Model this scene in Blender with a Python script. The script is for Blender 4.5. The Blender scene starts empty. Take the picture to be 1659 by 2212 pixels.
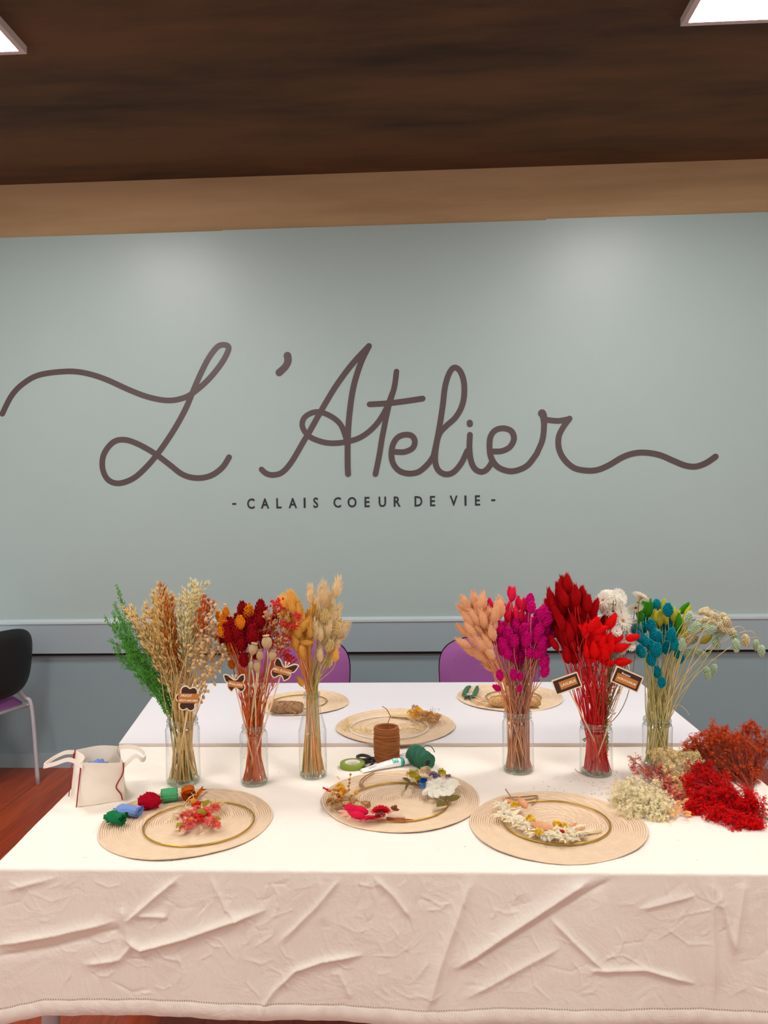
import bpy, math, random
import numpy as np
from mathutils import Vector, Matrix, noise

sc = bpy.context.scene
col = sc.collection
random.seed(7)

# ---------------------------------------------------------------- camera, light, exposure
FPX, CXP, CYP = 1720.0, 829.5, 1106.0
YAW, PITCH, ROLL = map(math.radians, (-2.71157, -1.2037, -0.86621))
CAM = Vector((0, 0, 1.52))
_f = Vector((math.sin(YAW)*math.cos(PITCH), math.cos(YAW)*math.cos(PITCH), math.sin(PITCH)))
_r = _f.cross(Vector((0, 0, 1))).normalized(); _u = _r.cross(_f)
_r, _u = math.cos(ROLL)*_r + math.sin(ROLL)*_u, -math.sin(ROLL)*_r + math.cos(ROLL)*_u
cd = bpy.data.cameras.new('camera'); cam = bpy.data.objects.new('camera', cd); col.objects.link(cam)
cam.matrix_world = Matrix(((_r.x, _u.x, -_f.x, CAM.x), (_r.y, _u.y, -_f.y, CAM.y), (_r.z, _u.z, -_f.z, CAM.z), (0, 0, 0, 1)))
cd.sensor_fit = 'HORIZONTAL'; cd.sensor_width = 36; cd.lens = FPX/1659*36; cd.clip_start = .02
sc.camera = cam
world = bpy.data.worlds.new('world'); sc.world = world; world.use_nodes = True
world.node_tree.nodes['Background'].inputs[0].default_value = (1.0, .96, .92, 1)
world.node_tree.nodes['Background'].inputs[1].default_value = 0.34
LAMP = 16.5
LAMP_COL = (1.0, .937, .925)
sc.view_settings.view_transform = 'Standard'; sc.view_settings.look = 'None'
sc.view_settings.gamma = 1; sc.view_settings.use_curve_mapping = False
sc.view_settings.exposure = 1.3
sc.cycles.transparent_max_bounces = 24
sc.cycles.max_bounces = 8

def ray(px, py):
    return _r*((px-CXP)/FPX) - _u*((py-CYP)/FPX) + _f
def oz(px, py, z): d = ray(px, py); return CAM + d*((z-CAM.z)/d.z)
def oy(px, py, y): d = ray(px, py); return CAM + d*((y-CAM.y)/d.y)
def on_px(x, y, z):   # world -> pixel
    v = Vector((x, y, z))-CAM; w = v.dot(_f)
    return CXP+FPX*v.dot(_r)/w, CYP-FPX*v.dot(_u)/w

# ---------------------------------------------------------------- materials
def lin(c):
    return tuple((x/255/12.92 if x/255 <= .04045 else ((x/255+.055)/1.055)**2.4) for x in c)
_m = {}
def mat(name, c, rough=.6, spec=.5, metal=0, noise_amt=0, noise_scale=60, sheen=0, bump=0, bump_scale=200, srgb=True, sub=0, trans=0):
    if name in _m: return _m[name]
    m = bpy.data.materials.new(name); m.use_nodes = True; nt = m.node_tree; b = nt.nodes['Principled BSDF']
    c = lin(c) if srgb else c
    b.inputs['Base Color'].default_value = (*c, 1); b.inputs['Roughness'].default_value = rough
    b.inputs['Metallic'].default_value = metal; b.inputs['Specular IOR Level'].default_value = spec
    if sheen: b.inputs['Sheen Weight'].default_value = sheen; b.inputs['Sheen Tint'].default_value = (*c, 1)
    tc = nt.nodes.new('ShaderNodeTexCoord')
    if noise_amt:
        n = nt.nodes.new('ShaderNodeTexNoise'); n.inputs['Scale'].default_value = noise_scale; n.inputs['Detail'].default_value = 4
        nt.links.new(tc.outputs['Object'], n.inputs['Vector'])
        mx = nt.nodes.new('ShaderNodeMix'); mx.data_type = 'RGBA'
        mx.inputs[6].default_value = (*[x*(1-noise_amt) for x in c], 1); mx.inputs[7].default_value = (*[min(1, x*(1+noise_amt)) for x in c], 1)
        nt.links.new(n.outputs['Fac'], mx.inputs[0]); nt.links.new(mx.outputs[2], b.inputs['Base Color'])
    if bump:
        n2 = nt.nodes.new('ShaderNodeTexNoise'); n2.inputs['Scale'].default_value = bump_scale; n2.inputs['Detail'].default_value = 5
        nt.links.new(tc.outputs['Object'], n2.inputs['Vector'])
        bp = nt.nodes.new('ShaderNodeBump'); bp.inputs['Strength'].default_value = bump; bp.inputs['Distance'].default_value = .002
        nt.links.new(n2.outputs['Fac'], bp.inputs['Height']); nt.links.new(bp.outputs['Normal'], b.inputs['Normal'])
    if trans:
        t = nt.nodes.new('ShaderNodeBsdfTranslucent'); t.inputs[0].default_value = (*c, 1)
        ms = nt.nodes.new('ShaderNodeMixShader'); ms.inputs[0].default_value = trans
        out = nt.nodes['Material Output']
        nt.links.new(b.outputs[0], ms.inputs[1]); nt.links.new(t.outputs[0], ms.inputs[2]); nt.links.new(ms.outputs[0], out.inputs[0])
        if noise_amt: nt.links.new(mx.outputs[2], t.inputs[0])
    _m[name] = m; return m

def glass(name, tint=(.985, .99, .985), edge=(.48, .52, .51)):
    m = bpy.data.materials.new(name); m.use_nodes = True; nt = m.node_tree; nt.nodes.remove(nt.nodes['Principled BSDF'])
    out = nt.nodes['Material Output']
    lw = nt.nodes.new('ShaderNodeLayerWeight'); lw.inputs[0].default_value = .35
    pw = nt.nodes.new('ShaderNodeMath'); pw.operation = 'POWER'; pw.inputs[1].default_value = 2.2
    nt.links.new(lw.outputs['Facing'], pw.inputs[0])
    mx = nt.nodes.new('ShaderNodeMix'); mx.data_type = 'RGBA'; mx.inputs[6].default_value = (*tint, 1); mx.inputs[7].default_value = (*edge, 1)
    nt.links.new(pw.outputs[0], mx.inputs[0])
    tr = nt.nodes.new('ShaderNodeBsdfTransparent'); nt.links.new(mx.outputs[2], tr.inputs[0])
    gl = nt.nodes.new('ShaderNodeBsdfGlossy'); gl.inputs['Roughness'].default_value = .03; gl.inputs[0].default_value = (1, 1, 1, 1)
    p5 = nt.nodes.new('ShaderNodeMath'); p5.operation = 'POWER'; p5.inputs[1].default_value = 5; l2 = nt.nodes.new('ShaderNodeLayerWeight'); l2.inputs[0].default_value = .5
    nt.links.new(l2.outputs['Facing'], p5.inputs[0]); fr = nt.nodes.new('ShaderNodeMath'); fr.operation = 'MULTIPLY_ADD'; fr.inputs[1].default_value = .75; fr.inputs[2].default_value = .075; nt.links.new(p5.outputs[0], fr.inputs[0])
    ms = nt.nodes.new('ShaderNodeMixShader')
    nt.links.new(fr.outputs[0], ms.inputs[0]); nt.links.new(tr.outputs[0], ms.inputs[1]); nt.links.new(gl.outputs[0], ms.inputs[2])
    nt.links.new(ms.outputs[0], out.inputs[0]); return m

def emis(name, c, s):
    m = bpy.data.materials.new(name); m.use_nodes = True; b = m.node_tree.nodes['Principled BSDF']
    b.inputs['Base Color'].default_value = (.8, .8, .8, 1)
    b.inputs['Emission Color'].default_value = (*c, 1); b.inputs['Emission Strength'].default_value = s; return m

# ---------------------------------------------------------------- mesh builder
class MB:
    def __init__(s): s.v = []; s.f = []; s.mi = []; s.cur = 0
    def add(s, vs, fs):
        o = len(s.v); s.v.extend([tuple(a) for a in vs]); s.f.extend([tuple(i+o for i in f) for f in fs]); s.mi.extend([s.cur]*len(fs))
    def box(s, x0, x1, y0, y1, z0, z1):
        s.add([(x0,y0,z0),(x1,y0,z0),(x1,y1,z0),(x0,y1,z0),(x0,y0,z1),(x1,y0,z1),(x1,y1,z1),(x0,y1,z1)],
              [(0,3,2,1),(4,5,6,7),(0,1,5,4),(1,2,6,5),(2,3,7,6),(3,0,4,7)])
    def quadbox(s, pts, z0, z1):   # pts: polygon xy ccw
        n = len(pts)
        s.add([(x,y,z0) for x,y in pts]+[(x,y,z1) for x,y in pts],
              [tuple(range(n-1,-1,-1)), tuple(range(n,2*n))]+[(i,(i+1)%n,n+(i+1)%n,n+i) for i in range(n)])
    def tube(s, P, R, n=6, closed=False, flat=1.0):
        P = [Vector(p) for p in P]; m = len(P)
        if not hasattr(R, '__len__'): R = [R]*m
        up = None; vs = []
        for i in range(m):
            a = P[(i-1) % m] if (closed or i) else P[i]; b = P[(i+1) % m] if (closed or i < m-1) else P[i]
            t = (b-a); t = t.normalized() if t.length > 1e-9 else Vector((0,0,1))
            if up is None:
                up = Vector((0,0,1)) if abs(t.z) < .9 else Vector((1,0,0))
            x = up - t*up.dot(t)
            if x.length < 1e-6: x = t.orthogonal()
            x.normalize(); up = x; y = t.cross(x)
            for k in range(n):
                an = 2*math.pi*k/n
                vs.append(P[i]+(x*math.cos(an)*flat+y*math.sin(an))*R[i])
        fs = []
        for i in range(m if closed else m-1):
            for k in range(n):
                a = i*n+k; b = i*n+(k+1) % n; c = ((i+1) % m)*n
                fs.append((a, b, c+(k+1) % n, c+k))
        if not closed: fs.append(tuple(range(n-1,-1,-1))); fs.append(tuple(range((m-1)*n, m*n)))
        s.add(vs, fs)
    def lathe(s, prof, n=32, M=None, cap0=False, cap1=False):
        vs = []
        for r, z in prof:
            for k in range(n):
                a = 2*math.pi*k/n; v = Vector((r*math.cos(a), r*math.sin(a), z)); vs.append(M@v if M else v)
        fs = []
        for i in range(len(prof)-1):
            for k in range(n):
                fs.append((i*n+k, i*n+(k+1) % n, (i+1)*n+(k+1) % n, (i+1)*n+k))
        if cap0: fs.append(tuple(range(n-1,-1,-1)))
        if cap1: fs.append(tuple(range((len(prof)-1)*n, len(prof)*n)))
        s.add(vs, fs)
    def ell(s, c, d, L, r, n=8, m=6, pw=1.0):   # ovoid with centre c, axis d, length L, radius r
        M = frame(c, d); prof = []
        for i in range(m+1):
            t = i/m; prof.append((max(1e-5, r*math.sin(math.pi*t**pw)**.85), (t-.5)*L))
        s.lathe(prof, n, M)
    def leaf(s, p, d, L, w, nrm=None, bend=.15):
        p = Vector(p); d = Vector(d).normalized(); nrm = Vector(nrm) if nrm else Vector((random.uniform(-.4,.4), -1, random.uniform(0,.8)))
        x = d.cross(nrm);  x = x.normalized() if x.length > 1e-6 else d.orthogonal().normalized()
        up = x.cross(d)
        vs = [p]; 
        for t, ww in ((.25,.75),(.55,1),(.8,.6)):
            c = p+d*L*t+up*(bend*L*math.sin(t*math.pi)); vs += [c-x*w*ww/2, c+up*w*.12, c+x*w*ww/2]
        vs.append(p+d*L)
        s.add(vs, [(0,1,2),(0,2,3),(1,4,5,2),(2,5,6,3),(4,7,8,5),(5,8,9,6),(7,10,8),(8,10,9)])
    def spike(s, p, d, L, w):   # thin 3-sided cone
        p = Vector(p); d = Vector(d).normalized(); x = d.orthogonal().normalized(); y = d.cross(x)
        s.add([p+x*w, p-x*w*.5+y*w*.87, p-x*w*.5-y*w*.87, p+d*L], [(0,1,3),(1,2,3),(2,0,3)])
    def grain(s, p, d, L, w):   # small bipyramid seed
        p = Vector(p); d = Vector(d).normalized(); x = d.orthogonal().normalized(); y = d.cross(x); c = p+d*L*.4
        s.add([p, c+x*w, c+y*w, c-x*w, c-y*w, p+d*L], [(0,2,1),(0,3,2),(0,4,3),(0,1,4),(1,2,5),(2,3,5),(3,4,5),(4,1,5)])
    def build(s, name, mats, parent=None, loc=(0,0,0), smooth=True):
        me = bpy.data.meshes.new(name)
        L = Vector(loc) if not parent else Vector(parent_loc(parent))
        me.from_pydata([(a[0]-L.x, a[1]-L.y, a[2]-L.z) for a in s.v], [], s.f)
        for m in (mats if isinstance(mats, (list, tuple)) else [mats]): me.materials.append(m)
        if any(s.mi): me.polygons.foreach_set('material_index', s.mi)
        me.polygons.foreach_set('use_smooth', [smooth]*len(me.polygons)); me.update()
        o = bpy.data.objects.new(name, me); col.objects.link(o)
        if parent: o.parent = parent
        else: o.location = L
        return o
def parent_loc(p):
    L = Vector(p.location)
    while p.parent: p = p.parent; L = L+p.location
    return L
def frame(c, d, roll=0):
    d = Vector(d).normalized(); q = d.to_track_quat('Z', 'Y')
    return Matrix.Translation(Vector(c)) @ q.to_matrix().to_4x4() @ Matrix.Rotation(roll, 4, 'Z')
def tag(o, label=None, cat=None, group=None, kind=None):
    if label: o['label'] = label
    if cat: o['category'] = cat
    if group: o['group'] = group
    if kind: o['kind'] = kind
    return o
def empty(name, loc, label, cat, group=None):
    o = bpy.data.objects.new(name, None); o.empty_display_size = .02; col.objects.link(o); o.location = loc
    return tag(o, label, cat, group)
def struct(name, mb, m, label=None, smooth=False):
    return tag(mb.build(name, m, smooth=smooth), label, kind='structure')
def catmull(P, k=8, closed=False):
    P = [Vector(p) for p in P]; n = len(P); out = []
    for i in range(n if closed else n-1):
        if closed: a, b, c, d = P[(i-1)%n], P[i], P[(i+1)%n], P[(i+2)%n]
        else: a, b, c, d = P[max(0,i-1)], P[i], P[i+1], P[min(n-1,i+2)]
        for j in range(k):
            t = j/k
            out.append(.5*((2*b)+(c-a)*t+(2*a-5*b+4*c-d)*t*t+(3*b-a-3*c+d)*t**3))
    if not closed: out.append(P[-1])
    return out
def rnd(a, b): return random.uniform(a, b)
def rvec(): 
    while True:
        v = Vector((rnd(-1,1), rnd(-1,1), rnd(-1,1)))
        if .05 < v.length < 1: return v.normalized()

# ---------------------------------------------------------------- setting
WY = 4.404           # wall plane
CEIL = 3.30
TZ = .75; BT = .766; CT = .755   # table tops, cloth surface
def wall_mat(name, c, rough, spk=True):
    m = mat(name, c, rough=rough, spec=.5, noise_amt=.05, noise_scale=1.3, bump=.03, bump_scale=40); return m
M_wall = wall_mat('teal_paint', (166, 185, 181), .38)
M_rail = wall_mat('teal_paint_trim', (154, 173, 178), .36)
M_low = wall_mat('teal_paint_low', (138, 162, 166), .45)

wall = MB()
joints = [-5, oy(480,497,WY).x, oy(1180,480,WY).x, 4.6]
for i in range(3):
    wall.box(joints[i], joints[i+1], WY, WY+.03, .84, 3.0+(.0, .004, .010)[i])
wall.cur = 1; wall.box(-5, 4.6, WY+.012, WY+.15, 0, .84); wall.cur = 0
struct('wall_back', wall, [M_wall, M_low])
# dado board with bevelled top lip, highlight painted pale, shadow line below painted black
t = MB(); t.box(-5, 4.6, WY-.022, WY+.012, .655, .822); struct('trim_1', t, M_rail)
t = MB()
t.add([(-5,WY-.028,.822),(4.6,WY-.028,.822),(4.6,WY-.028,.834),(-5,WY-.028,.834),(4.6,WY+.0,.846),(-5,WY+.0,.846),(-5,WY+.0,.822),(4.6,WY+.0,.822)],
      [(0,1,2,3),(3,2,4,5),(6,7,1,0)])
struct('trim_2', t, mat('teal_lip_highlight', (190, 204, 206), rough=.3))
t = MB(); t.box(-5, 4.6, WY-.010, WY+.012, .640, .6545); struct('trim_3', t, mat('shadow_line_black', (22, 22, 22), rough=.9))
t = MB(); t.box(-5, 4.6, WY-.004, WY+.012, 0, .078); struct('baseboard_back', t, M_rail)

# concrete
def concrete(name, c1, c2, streak):
    m = bpy.data.materials.new(name); m.use_nodes = True; nt = m.node_tree; b = nt.nodes['Principled BSDF']
    tc = nt.nodes.new('ShaderNodeTexCoord'); mp = nt.nodes.new('ShaderNodeMapping'); mp.inputs['Scale'].default_value = streak
    n = nt.nodes.new('ShaderNodeTexNoise'); n.inputs['Scale'].default_value = 1.6; n.inputs['Detail'].default_value = 7; n.inputs['Roughness'].default_value = .62
    n2 = nt.nodes.new('ShaderNodeTexNoise'); n2.inputs['Scale'].default_value = 160; n2.inputs['Detail'].default_value = 2
    nt.links.new(tc.outputs['Object'], mp.inputs[0]); nt.links.new(mp.outputs[0], n.inputs['Vector']); nt.links.new(tc.outputs['Object'], n2.inputs['Vector'])
    cr = nt.nodes.new('ShaderNodeValToRGB'); cr.color_ramp.elements[0].position = .36; cr.color_ramp.elements[1].position = .66
    cr.color_ramp.elements[0].color = (*lin(c1), 1); cr.color_ramp.elements[1].color = (*lin(c2), 1)
    ad = nt.nodes.new('ShaderNodeMath'); ad.operation = 'MULTIPLY_ADD'; ad.inputs[1].default_value = .12; nt.links.new(n2.outputs['Fac'], ad.inputs[0]); nt.links.new(n.outputs['Fac'], ad.inputs[2])
    nt.links.new(ad.outputs[0], cr.inputs[0]); nt.links.new(cr.outputs[0], b.inputs['Base Color']); b.inputs['Roughness'].default_value = .85
    bp = nt.nodes.new('ShaderNodeBump'); bp.inputs['Strength'].default_value = .3; bp.inputs['Distance'].default_value = .004
    nt.links.new(n.outputs['Fac'], bp.inputs['Height']); nt.links.new(bp.outputs[0], b.inputs['Normal'])
    return m
M_ceil = concrete('dark_board_concrete', (42, 28, 12), (98, 68, 36), (.35, 1.6, 1))
M_band = concrete('tan_concrete', (162, 132, 94), (188, 156, 116), (.35, 1.6, 3))
t = MB(); t.box(-5, 4.6, WY+.015, WY+.15, 2.99, CEIL); struct('trim_4', t, M_band)
t = MB(); t.box(-5, 4.6, -4.5, WY+.15, CEIL, CEIL+.15); struct('ceiling', t, M_ceil)

# floor: reddish wood laminate
m = bpy.data.materials.new('red_wood_planks'); m.use_nodes = True; nt = m.node_tree; bs = nt.nodes['Principled BSDF']
tc = nt.nodes.new('ShaderNodeTexCoord'); mp = nt.nodes.new('ShaderNodeMapping'); mp.inputs['Rotation'].default_value = (0, 0, math.radians(90))
br = nt.nodes.new('ShaderNodeTexBrick'); br.inputs['Scale'].default_value = 1; br.inputs['Brick Width'].default_value = 1.3; br.inputs['Row Height'].default_value = .13
br.inputs['Mortar Size'].default_value = .0012; br.inputs['Color1'].default_value = (*lin((182, 80, 36)), 1); br.inputs['Color2'].default_value = (*lin((158, 62, 28)), 1); br.inputs['Mortar'].default_value = (*lin((96, 36, 16)), 1)
nt.links.new(tc.outputs['Object'], mp.inputs[0]); nt.links.new(mp.outputs[0], br.inputs['Vector'])
mp2 = nt.nodes.new('ShaderNodeMapping'); mp2.inputs['Scale'].default_value = (30, 1.5, 1); nn = nt.nodes.new('ShaderNodeTexNoise'); nn.inputs['Scale'].default_value = 2; nn.inputs['Detail'].default_value = 6
nt.links.new(tc.outputs['Object'], mp2.inputs[0]); nt.links.new(mp2.outputs[0], nn.inputs['Vector'])
mx = nt.nodes.new('ShaderNodeMix'); mx.data_type = 'RGBA'; mx.blend_type = 'MULTIPLY'; mx.inputs[0].default_value = 1
cr = nt.nodes.new('ShaderNodeValToRGB'); cr.color_ramp.elements[0].position = .3; cr.color_ramp.elements[0].color = (.62, .55, .5, 1); cr.color_ramp.elements[1].position = .7; cr.color_ramp.elements[1].color = (1.1, 1.05, 1, 1)
nt.links.new(nn.outputs['Fac'], cr.inputs[0]); nt.links.new(br.outputs['Color'], mx.inputs[6]); nt.links.new(cr.outputs[0], mx.inputs[7]); nt.links.new(mx.outputs[2], bs.inputs['Base Color'])
bs.inputs['Roughness'].default_value = .38
t = MB(); t.box(-5, 4.6, -4.5, WY+.15, -.1, 0); struct('floor', t, m)

# ceiling lamps
M_frame = mat('lamp_frame', (205, 190, 185), rough=.5); M_diff = emis('lamp_diffuser', LAMP_COL, LAMP)
def lamp(x0, y1, label, w=.6, d=.6):
    e = empty('ceiling_light', (x0+w/2, y1-d/2, CEIL), label, 'ceiling light', 'square ceiling lamps')
    z0 = CEIL-.03; f = .022; a = MB(); x1 = x0+w; y0 = y1-d
    a.box(x0, x0+f, y0, y1, z0, CEIL); a.box(x1-f, x1, y0, y1, z0, CEIL); a.box(x0+f, x1-f, y0, y0+f, z0, CEIL); a.box(x0+f, x1-f, y1-f, y1, z0, CEIL)
    a.build('frame', M_frame, e, smooth=False)
    a = MB(); a.box(x0+f, x1-f, y0+f, y1-f, z0+.006, CEIL-.004); a.build('diffuser', M_diff, e, smooth=False)
LX, RX, LY = -1.52-.6, 1.0, 3.09
lamp(LX, LY, 'bright square ceiling lamp at the upper left of the dark ceiling')
lamp(RX, LY, 'bright square ceiling lamp at the upper right of the dark ceiling')
for i, (x, y, w) in enumerate([(LX, .9, 'left'), (RX, .9, 'right'), (LX, -1.3, 'left')]):  # unseen lamps added to light the front of the cloth
    lamp(x, y, 'added unseen square ceiling lamp outside the picture, %s row, %s the table' % (w, 'in front of' if y > 0 else 'well in front of'))

# ---------------------------------------------------------------- lettering on the wall
M_vinyl = mat('brown_vinyl', (78, 62, 60), rough=.42, spec=.6)
M_vdark = mat('black_vinyl', (28, 28, 30), rough=.4)
_zc = [0]
def ribbon(mb, P, R, z=None):
    """flat stroke on the wall: P pixel points -> wall plane, R half-width in px"""
    _zc[0] += 1; z0 = .0012+.0011*_zc[0]/14; ZZ = lambda i: z0+.0012*i/max(1, n-1)
    W = [oy(p[0], p[1], WY) for p in P]; k = WY/FPX
    pts = catmull([(w.x, w.z, R[i]*k if hasattr(R,'__len__') else R*k) for i, w in enumerate(W)], 10)
    n = len(pts); L = []; Rr = []
    for i, p in enumerate(pts):
        a = pts[max(0,i-1)]; c = pts[min(n-1,i+1)]; t = Vector((c.x-a.x, c.y-a.y)).normalized(); s = Vector((-t.y, t.x))*p.z
        L.append((p.x+s.x, p.y+s.y)); Rr.append((p.x-s.x, p.y-s.y))
    def cap(i, sg):
        p = pts[i]; a = pts[1] if i == 0 else pts[n-2]; t = Vector((p.x-a.x, p.y-a.y)).normalized(); an0 = math.atan2(t.y, t.x)
        return [(p.x+p.z*math.cos(an0+sg*th), p.y+p.z*math.sin(an0+sg*th)) for th in [math.radians(q) for q in (-75,-45,-15,15,45,75)]]
    v = []; f = []
    for q, (a, c) in enumerate(zip(L, Rr)): v += [(a[0], WY-ZZ(q), a[1]), (c[0], WY-ZZ(q), c[1]), (a[0], WY+.0, a[1]), (c[0], WY+.0, c[1])]
    for i in range(n-1):
        o = i*4; f += [(o, o+1, o+5, o+4), (o, o+4, o+6, o+2), (o+1, o+3, o+7, o+5)]
    mb.add(v, f)
    for i in (0, n-1):
        c = cap(i, 1)
        ends = [L[i], Rr[i]]
        ring = [ends[1] if i else ends[0]]+c+[ends[0] if i else ends[1]]
        m_ = len(ring); mb.add([(x, WY-ZZ(i), y) for x, y in ring]+[(x, WY, y) for x, y in ring], [tuple(range(m_))]+[(q, q+1, m_+q+1, m_+q) for q in range(m_-1)])
Lc = lambda pts: [(x/2, 700+y/2) for x, y in pts]
Rc = lambda pts: [(829+x/1.9988, 700+y/1.9988) for x, y in pts]
sign = empty('wall_lettering', (-.3, WY, 1.9), "large brown cursive lettering L'Atelier on the teal wall", 'wall lettering')
def letter(strokes, lab):
    mb = MB()
    for P, R in strokes: ribbon(mb, P, R)
    o = mb.build('letter', M_vinyl, sign, smooth=False)
letter([(Lc([(10,388),(50,310),(100,258),(170,220),(280,205),(360,210),(450,236),(560,285),(640,315),(720,330),(780,323),(830,300),(900,240),(960,165),(988,105),(968,90),(938,100),(900,150),(862,225),(830,300),(800,370),(750,460),(680,562),(620,630),(570,670),(510,688),(465,670),(443,620),(450,560),(490,510),(540,500),(600,520),(670,560),(730,605),(790,650),(850,665),(910,655),(960,620),(990,575)]), 6.2)], 'L')
letter([(Lc([(1242,137),(1244,160),(1232,185),(1206,210)]), [8.5,8,7.5,8])], "apostrophe")
letter([(Lc([(1130,628),(1150,645),(1180,652),(1220,640),(1260,595),(1310,510),(1340,460),(1390,370),(1450,270),(1520,175),(1594,95)]), 6.2),
        (Lc([(1594,95),(1560,165),(1530,260),(1513,360),(1503,480),(1502,600),(1504,648)]), 6.4),
        (Lc([(1497,500),(1475,440),(1440,405),(1390,382),(1350,383),(1315,405),(1306,440),(1325,475),(1360,498),(1420,514),(1490,510),(1560,488),(1620,440),(1664,375),(1695,300)]), 6.0)], 'A')
letter([(Rc([(55,205),(45,275),(20,360),(-5,480),(-20,570),(-36,648)]), 6.0), (Lc([(1597,347),(1700,340),(1826,322)]), 6.2)], 't')
letter([(Rc([(50,552),(90,552),(125,535),(134,505),(120,482),(90,478),(60,490),(40,520),(33,560),(40,600),(65,632),(105,645),(150,638),(190,605),(215,570)]), 6.2)], 'e')
letter([(Rc([(215,570),(230,500),(243,430),(255,350),(265,270),(283,212),(305,188),(330,204),(346,250),(347,310),(335,360),(308,405),(270,440),(240,475),(226,530),(222,590),(235,630),(265,648),(300,640),(335,600),(360,548)]), 6.2)], 'l')
letter([(Rc([(372,478),(370,540),(378,595),(397,628),(425,638),(450,622),(470,590)]), 6.2), (Rc([(371,426),(371.5,432)]), 6.6)], 'i')
letter([(Rc([(470,550),(510,548),(545,530),(562,495),(550,462),(515,450),(480,460),(460,490),(457,540),(465,580),(490,615),(530,633),(570,633),(620,610),(660,560)]), 6.2)], 'e')
letter([(Rc([(660,560),(685,500),(692,440),(690,400),(683,385)]), [6.2,6.2,6.2,7.5,8.5]), (Rc([(695,412),(750,418),(800,410)]), 6.0),
        (Rc([(802,408),(772,450),(755,490),(757,540),(780,585),(820,620),(870,632),(920,630),(970,610),(1030,575),(1080,558),(1130,555),(1190,565),(1250,590),(1300,610),(1345,615),(1390,600),(1432,572)]), 6.2)], 'r')

def text_mesh(s, size, bold=.0, align='CENTER', ext=0, space=1):
    cu = bpy.data.curves.new('t', 'FONT'); cu.body = s; cu.size = size; cu.align_x = align; cu.align_y = 'CENTER'; cu.offset = bold; cu.extrude = ext; cu.space_character = space; cu.resolution_u = 3
    o = bpy.data.objects.new('t', cu); col.objects.link(o)
    dg = bpy.context.evaluated_depsgraph_get(); me = bpy.data.meshes.new_from_object(o.evaluated_get(dg))
    v = [tuple(q.co) for q in me.vertices]; f = [tuple(p.vertices) for p in me.polygons]
    bpy.data.objects.remove(o); bpy.data.curves.remove(cu); bpy.data.meshes.remove(me)
    return v, f
tagl = empty('wall_lettering', (-.3, WY, 1.49), 'small black capitals CALAIS COEUR DE VIE below the cursive lettering', 'wall lettering')
for ch, px in zip('-CALAISCOEURDEVIE-', (506,542,572.5,602.5,632.5,658,682,728.5,760.5,793,826,858,904,934.5,980,1005.5,1031.5,1065.5)):
    py = 1088-(px-542)*.0143; w = oy(px, py, WY)
    v, f = text_mesh(ch, .079, .0016, ext=.001)
    xs = [a[0] for a in v]; cx = (min(xs)+max(xs))/2; zs = [a[1] for a in v]; cz = (min(zs)+max(zs))/2
    mb = MB(); mb.add([(w.x+(a[0]-cx)*(.82 if ch not in 'I-' else 1), WY-.0012+a[2]*-1, w.z+(a[1]-cz)) for a in v], f)
    mb.build('dash' if ch == '-' else 'letter', M_vdark, tagl, smooth=False)

# ---------------------------------------------------------------- tables
M_steel = mat('grey_steel', (196, 196, 200), rough=.38, metal=.25); M_white = mat('white_laminate', (236, 234, 236), rough=.35, noise_amt=.015, noise_scale=8)
M_edge = mat('grey_edge', (216, 204, 194), rough=.5)
FY, MY, BY = 1.607, 2.404, 3.188
xl = lambda y: -.933-.075*(y-2.04)
def table(name, quad, label, TZ):
    e = empty(name, (sum(p[0] for p in quad)/4, sum(p[1] for p in quad)/4, 0), label, 'table')
    a = MB(); a.quadbox(quad, TZ-.026, TZ-.0006); a.build('edge_band', M_edge, e, smooth=False)
    c = Vector((sum(p[0] for p in quad)/4, sum(p[1] for p in quad)/4)); q2 = [((p[0]-c.x)*.998+c.x, (p[1]-c.y)*.998+c.y) for p in quad]
    a = MB(); a.quadbox(q2, TZ-.003, TZ); a.build('tabletop', M_white, e, smooth=False)
    a = MB(); q3 = [((p[0]-c.x)*.9+c.x, (p[1]-c.y)*.86+c.y) for p in quad]
    for i in range(4): a.tube([(*q3[i], TZ-.045), (*q3[(i+1)%4], TZ-.045)], .016, 4)
    a.build('frame', M_steel, e, smooth=False)
    for p in q3: a = MB(); a.tube([(p[0]*1.05, p[1]+.02, .0), (*p, TZ-.03)], .019, 12); a.build('leg', M_steel, e)
table('folding_table', [(-.945, MY), (.864, MY), (.852, BY), (-1.069, BY)], 'bare white table standing against the far side of the covered one', BT)
e = table('folding_table', [(xl(FY)+.006, FY+.012), (.872, FY+.012), (.872, MY-.006), (xl(MY)+.006, MY-.006)], 'front table whose steel leg shows below the white cloth', TZ)
table('folding_table', [(-3.5, 3.62), (-2.42+.12, 3.62), (-2.42+.12, 4.36), (-3.5, 4.36)], 'white table at the left edge, behind the black backed chair', TZ)

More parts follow.
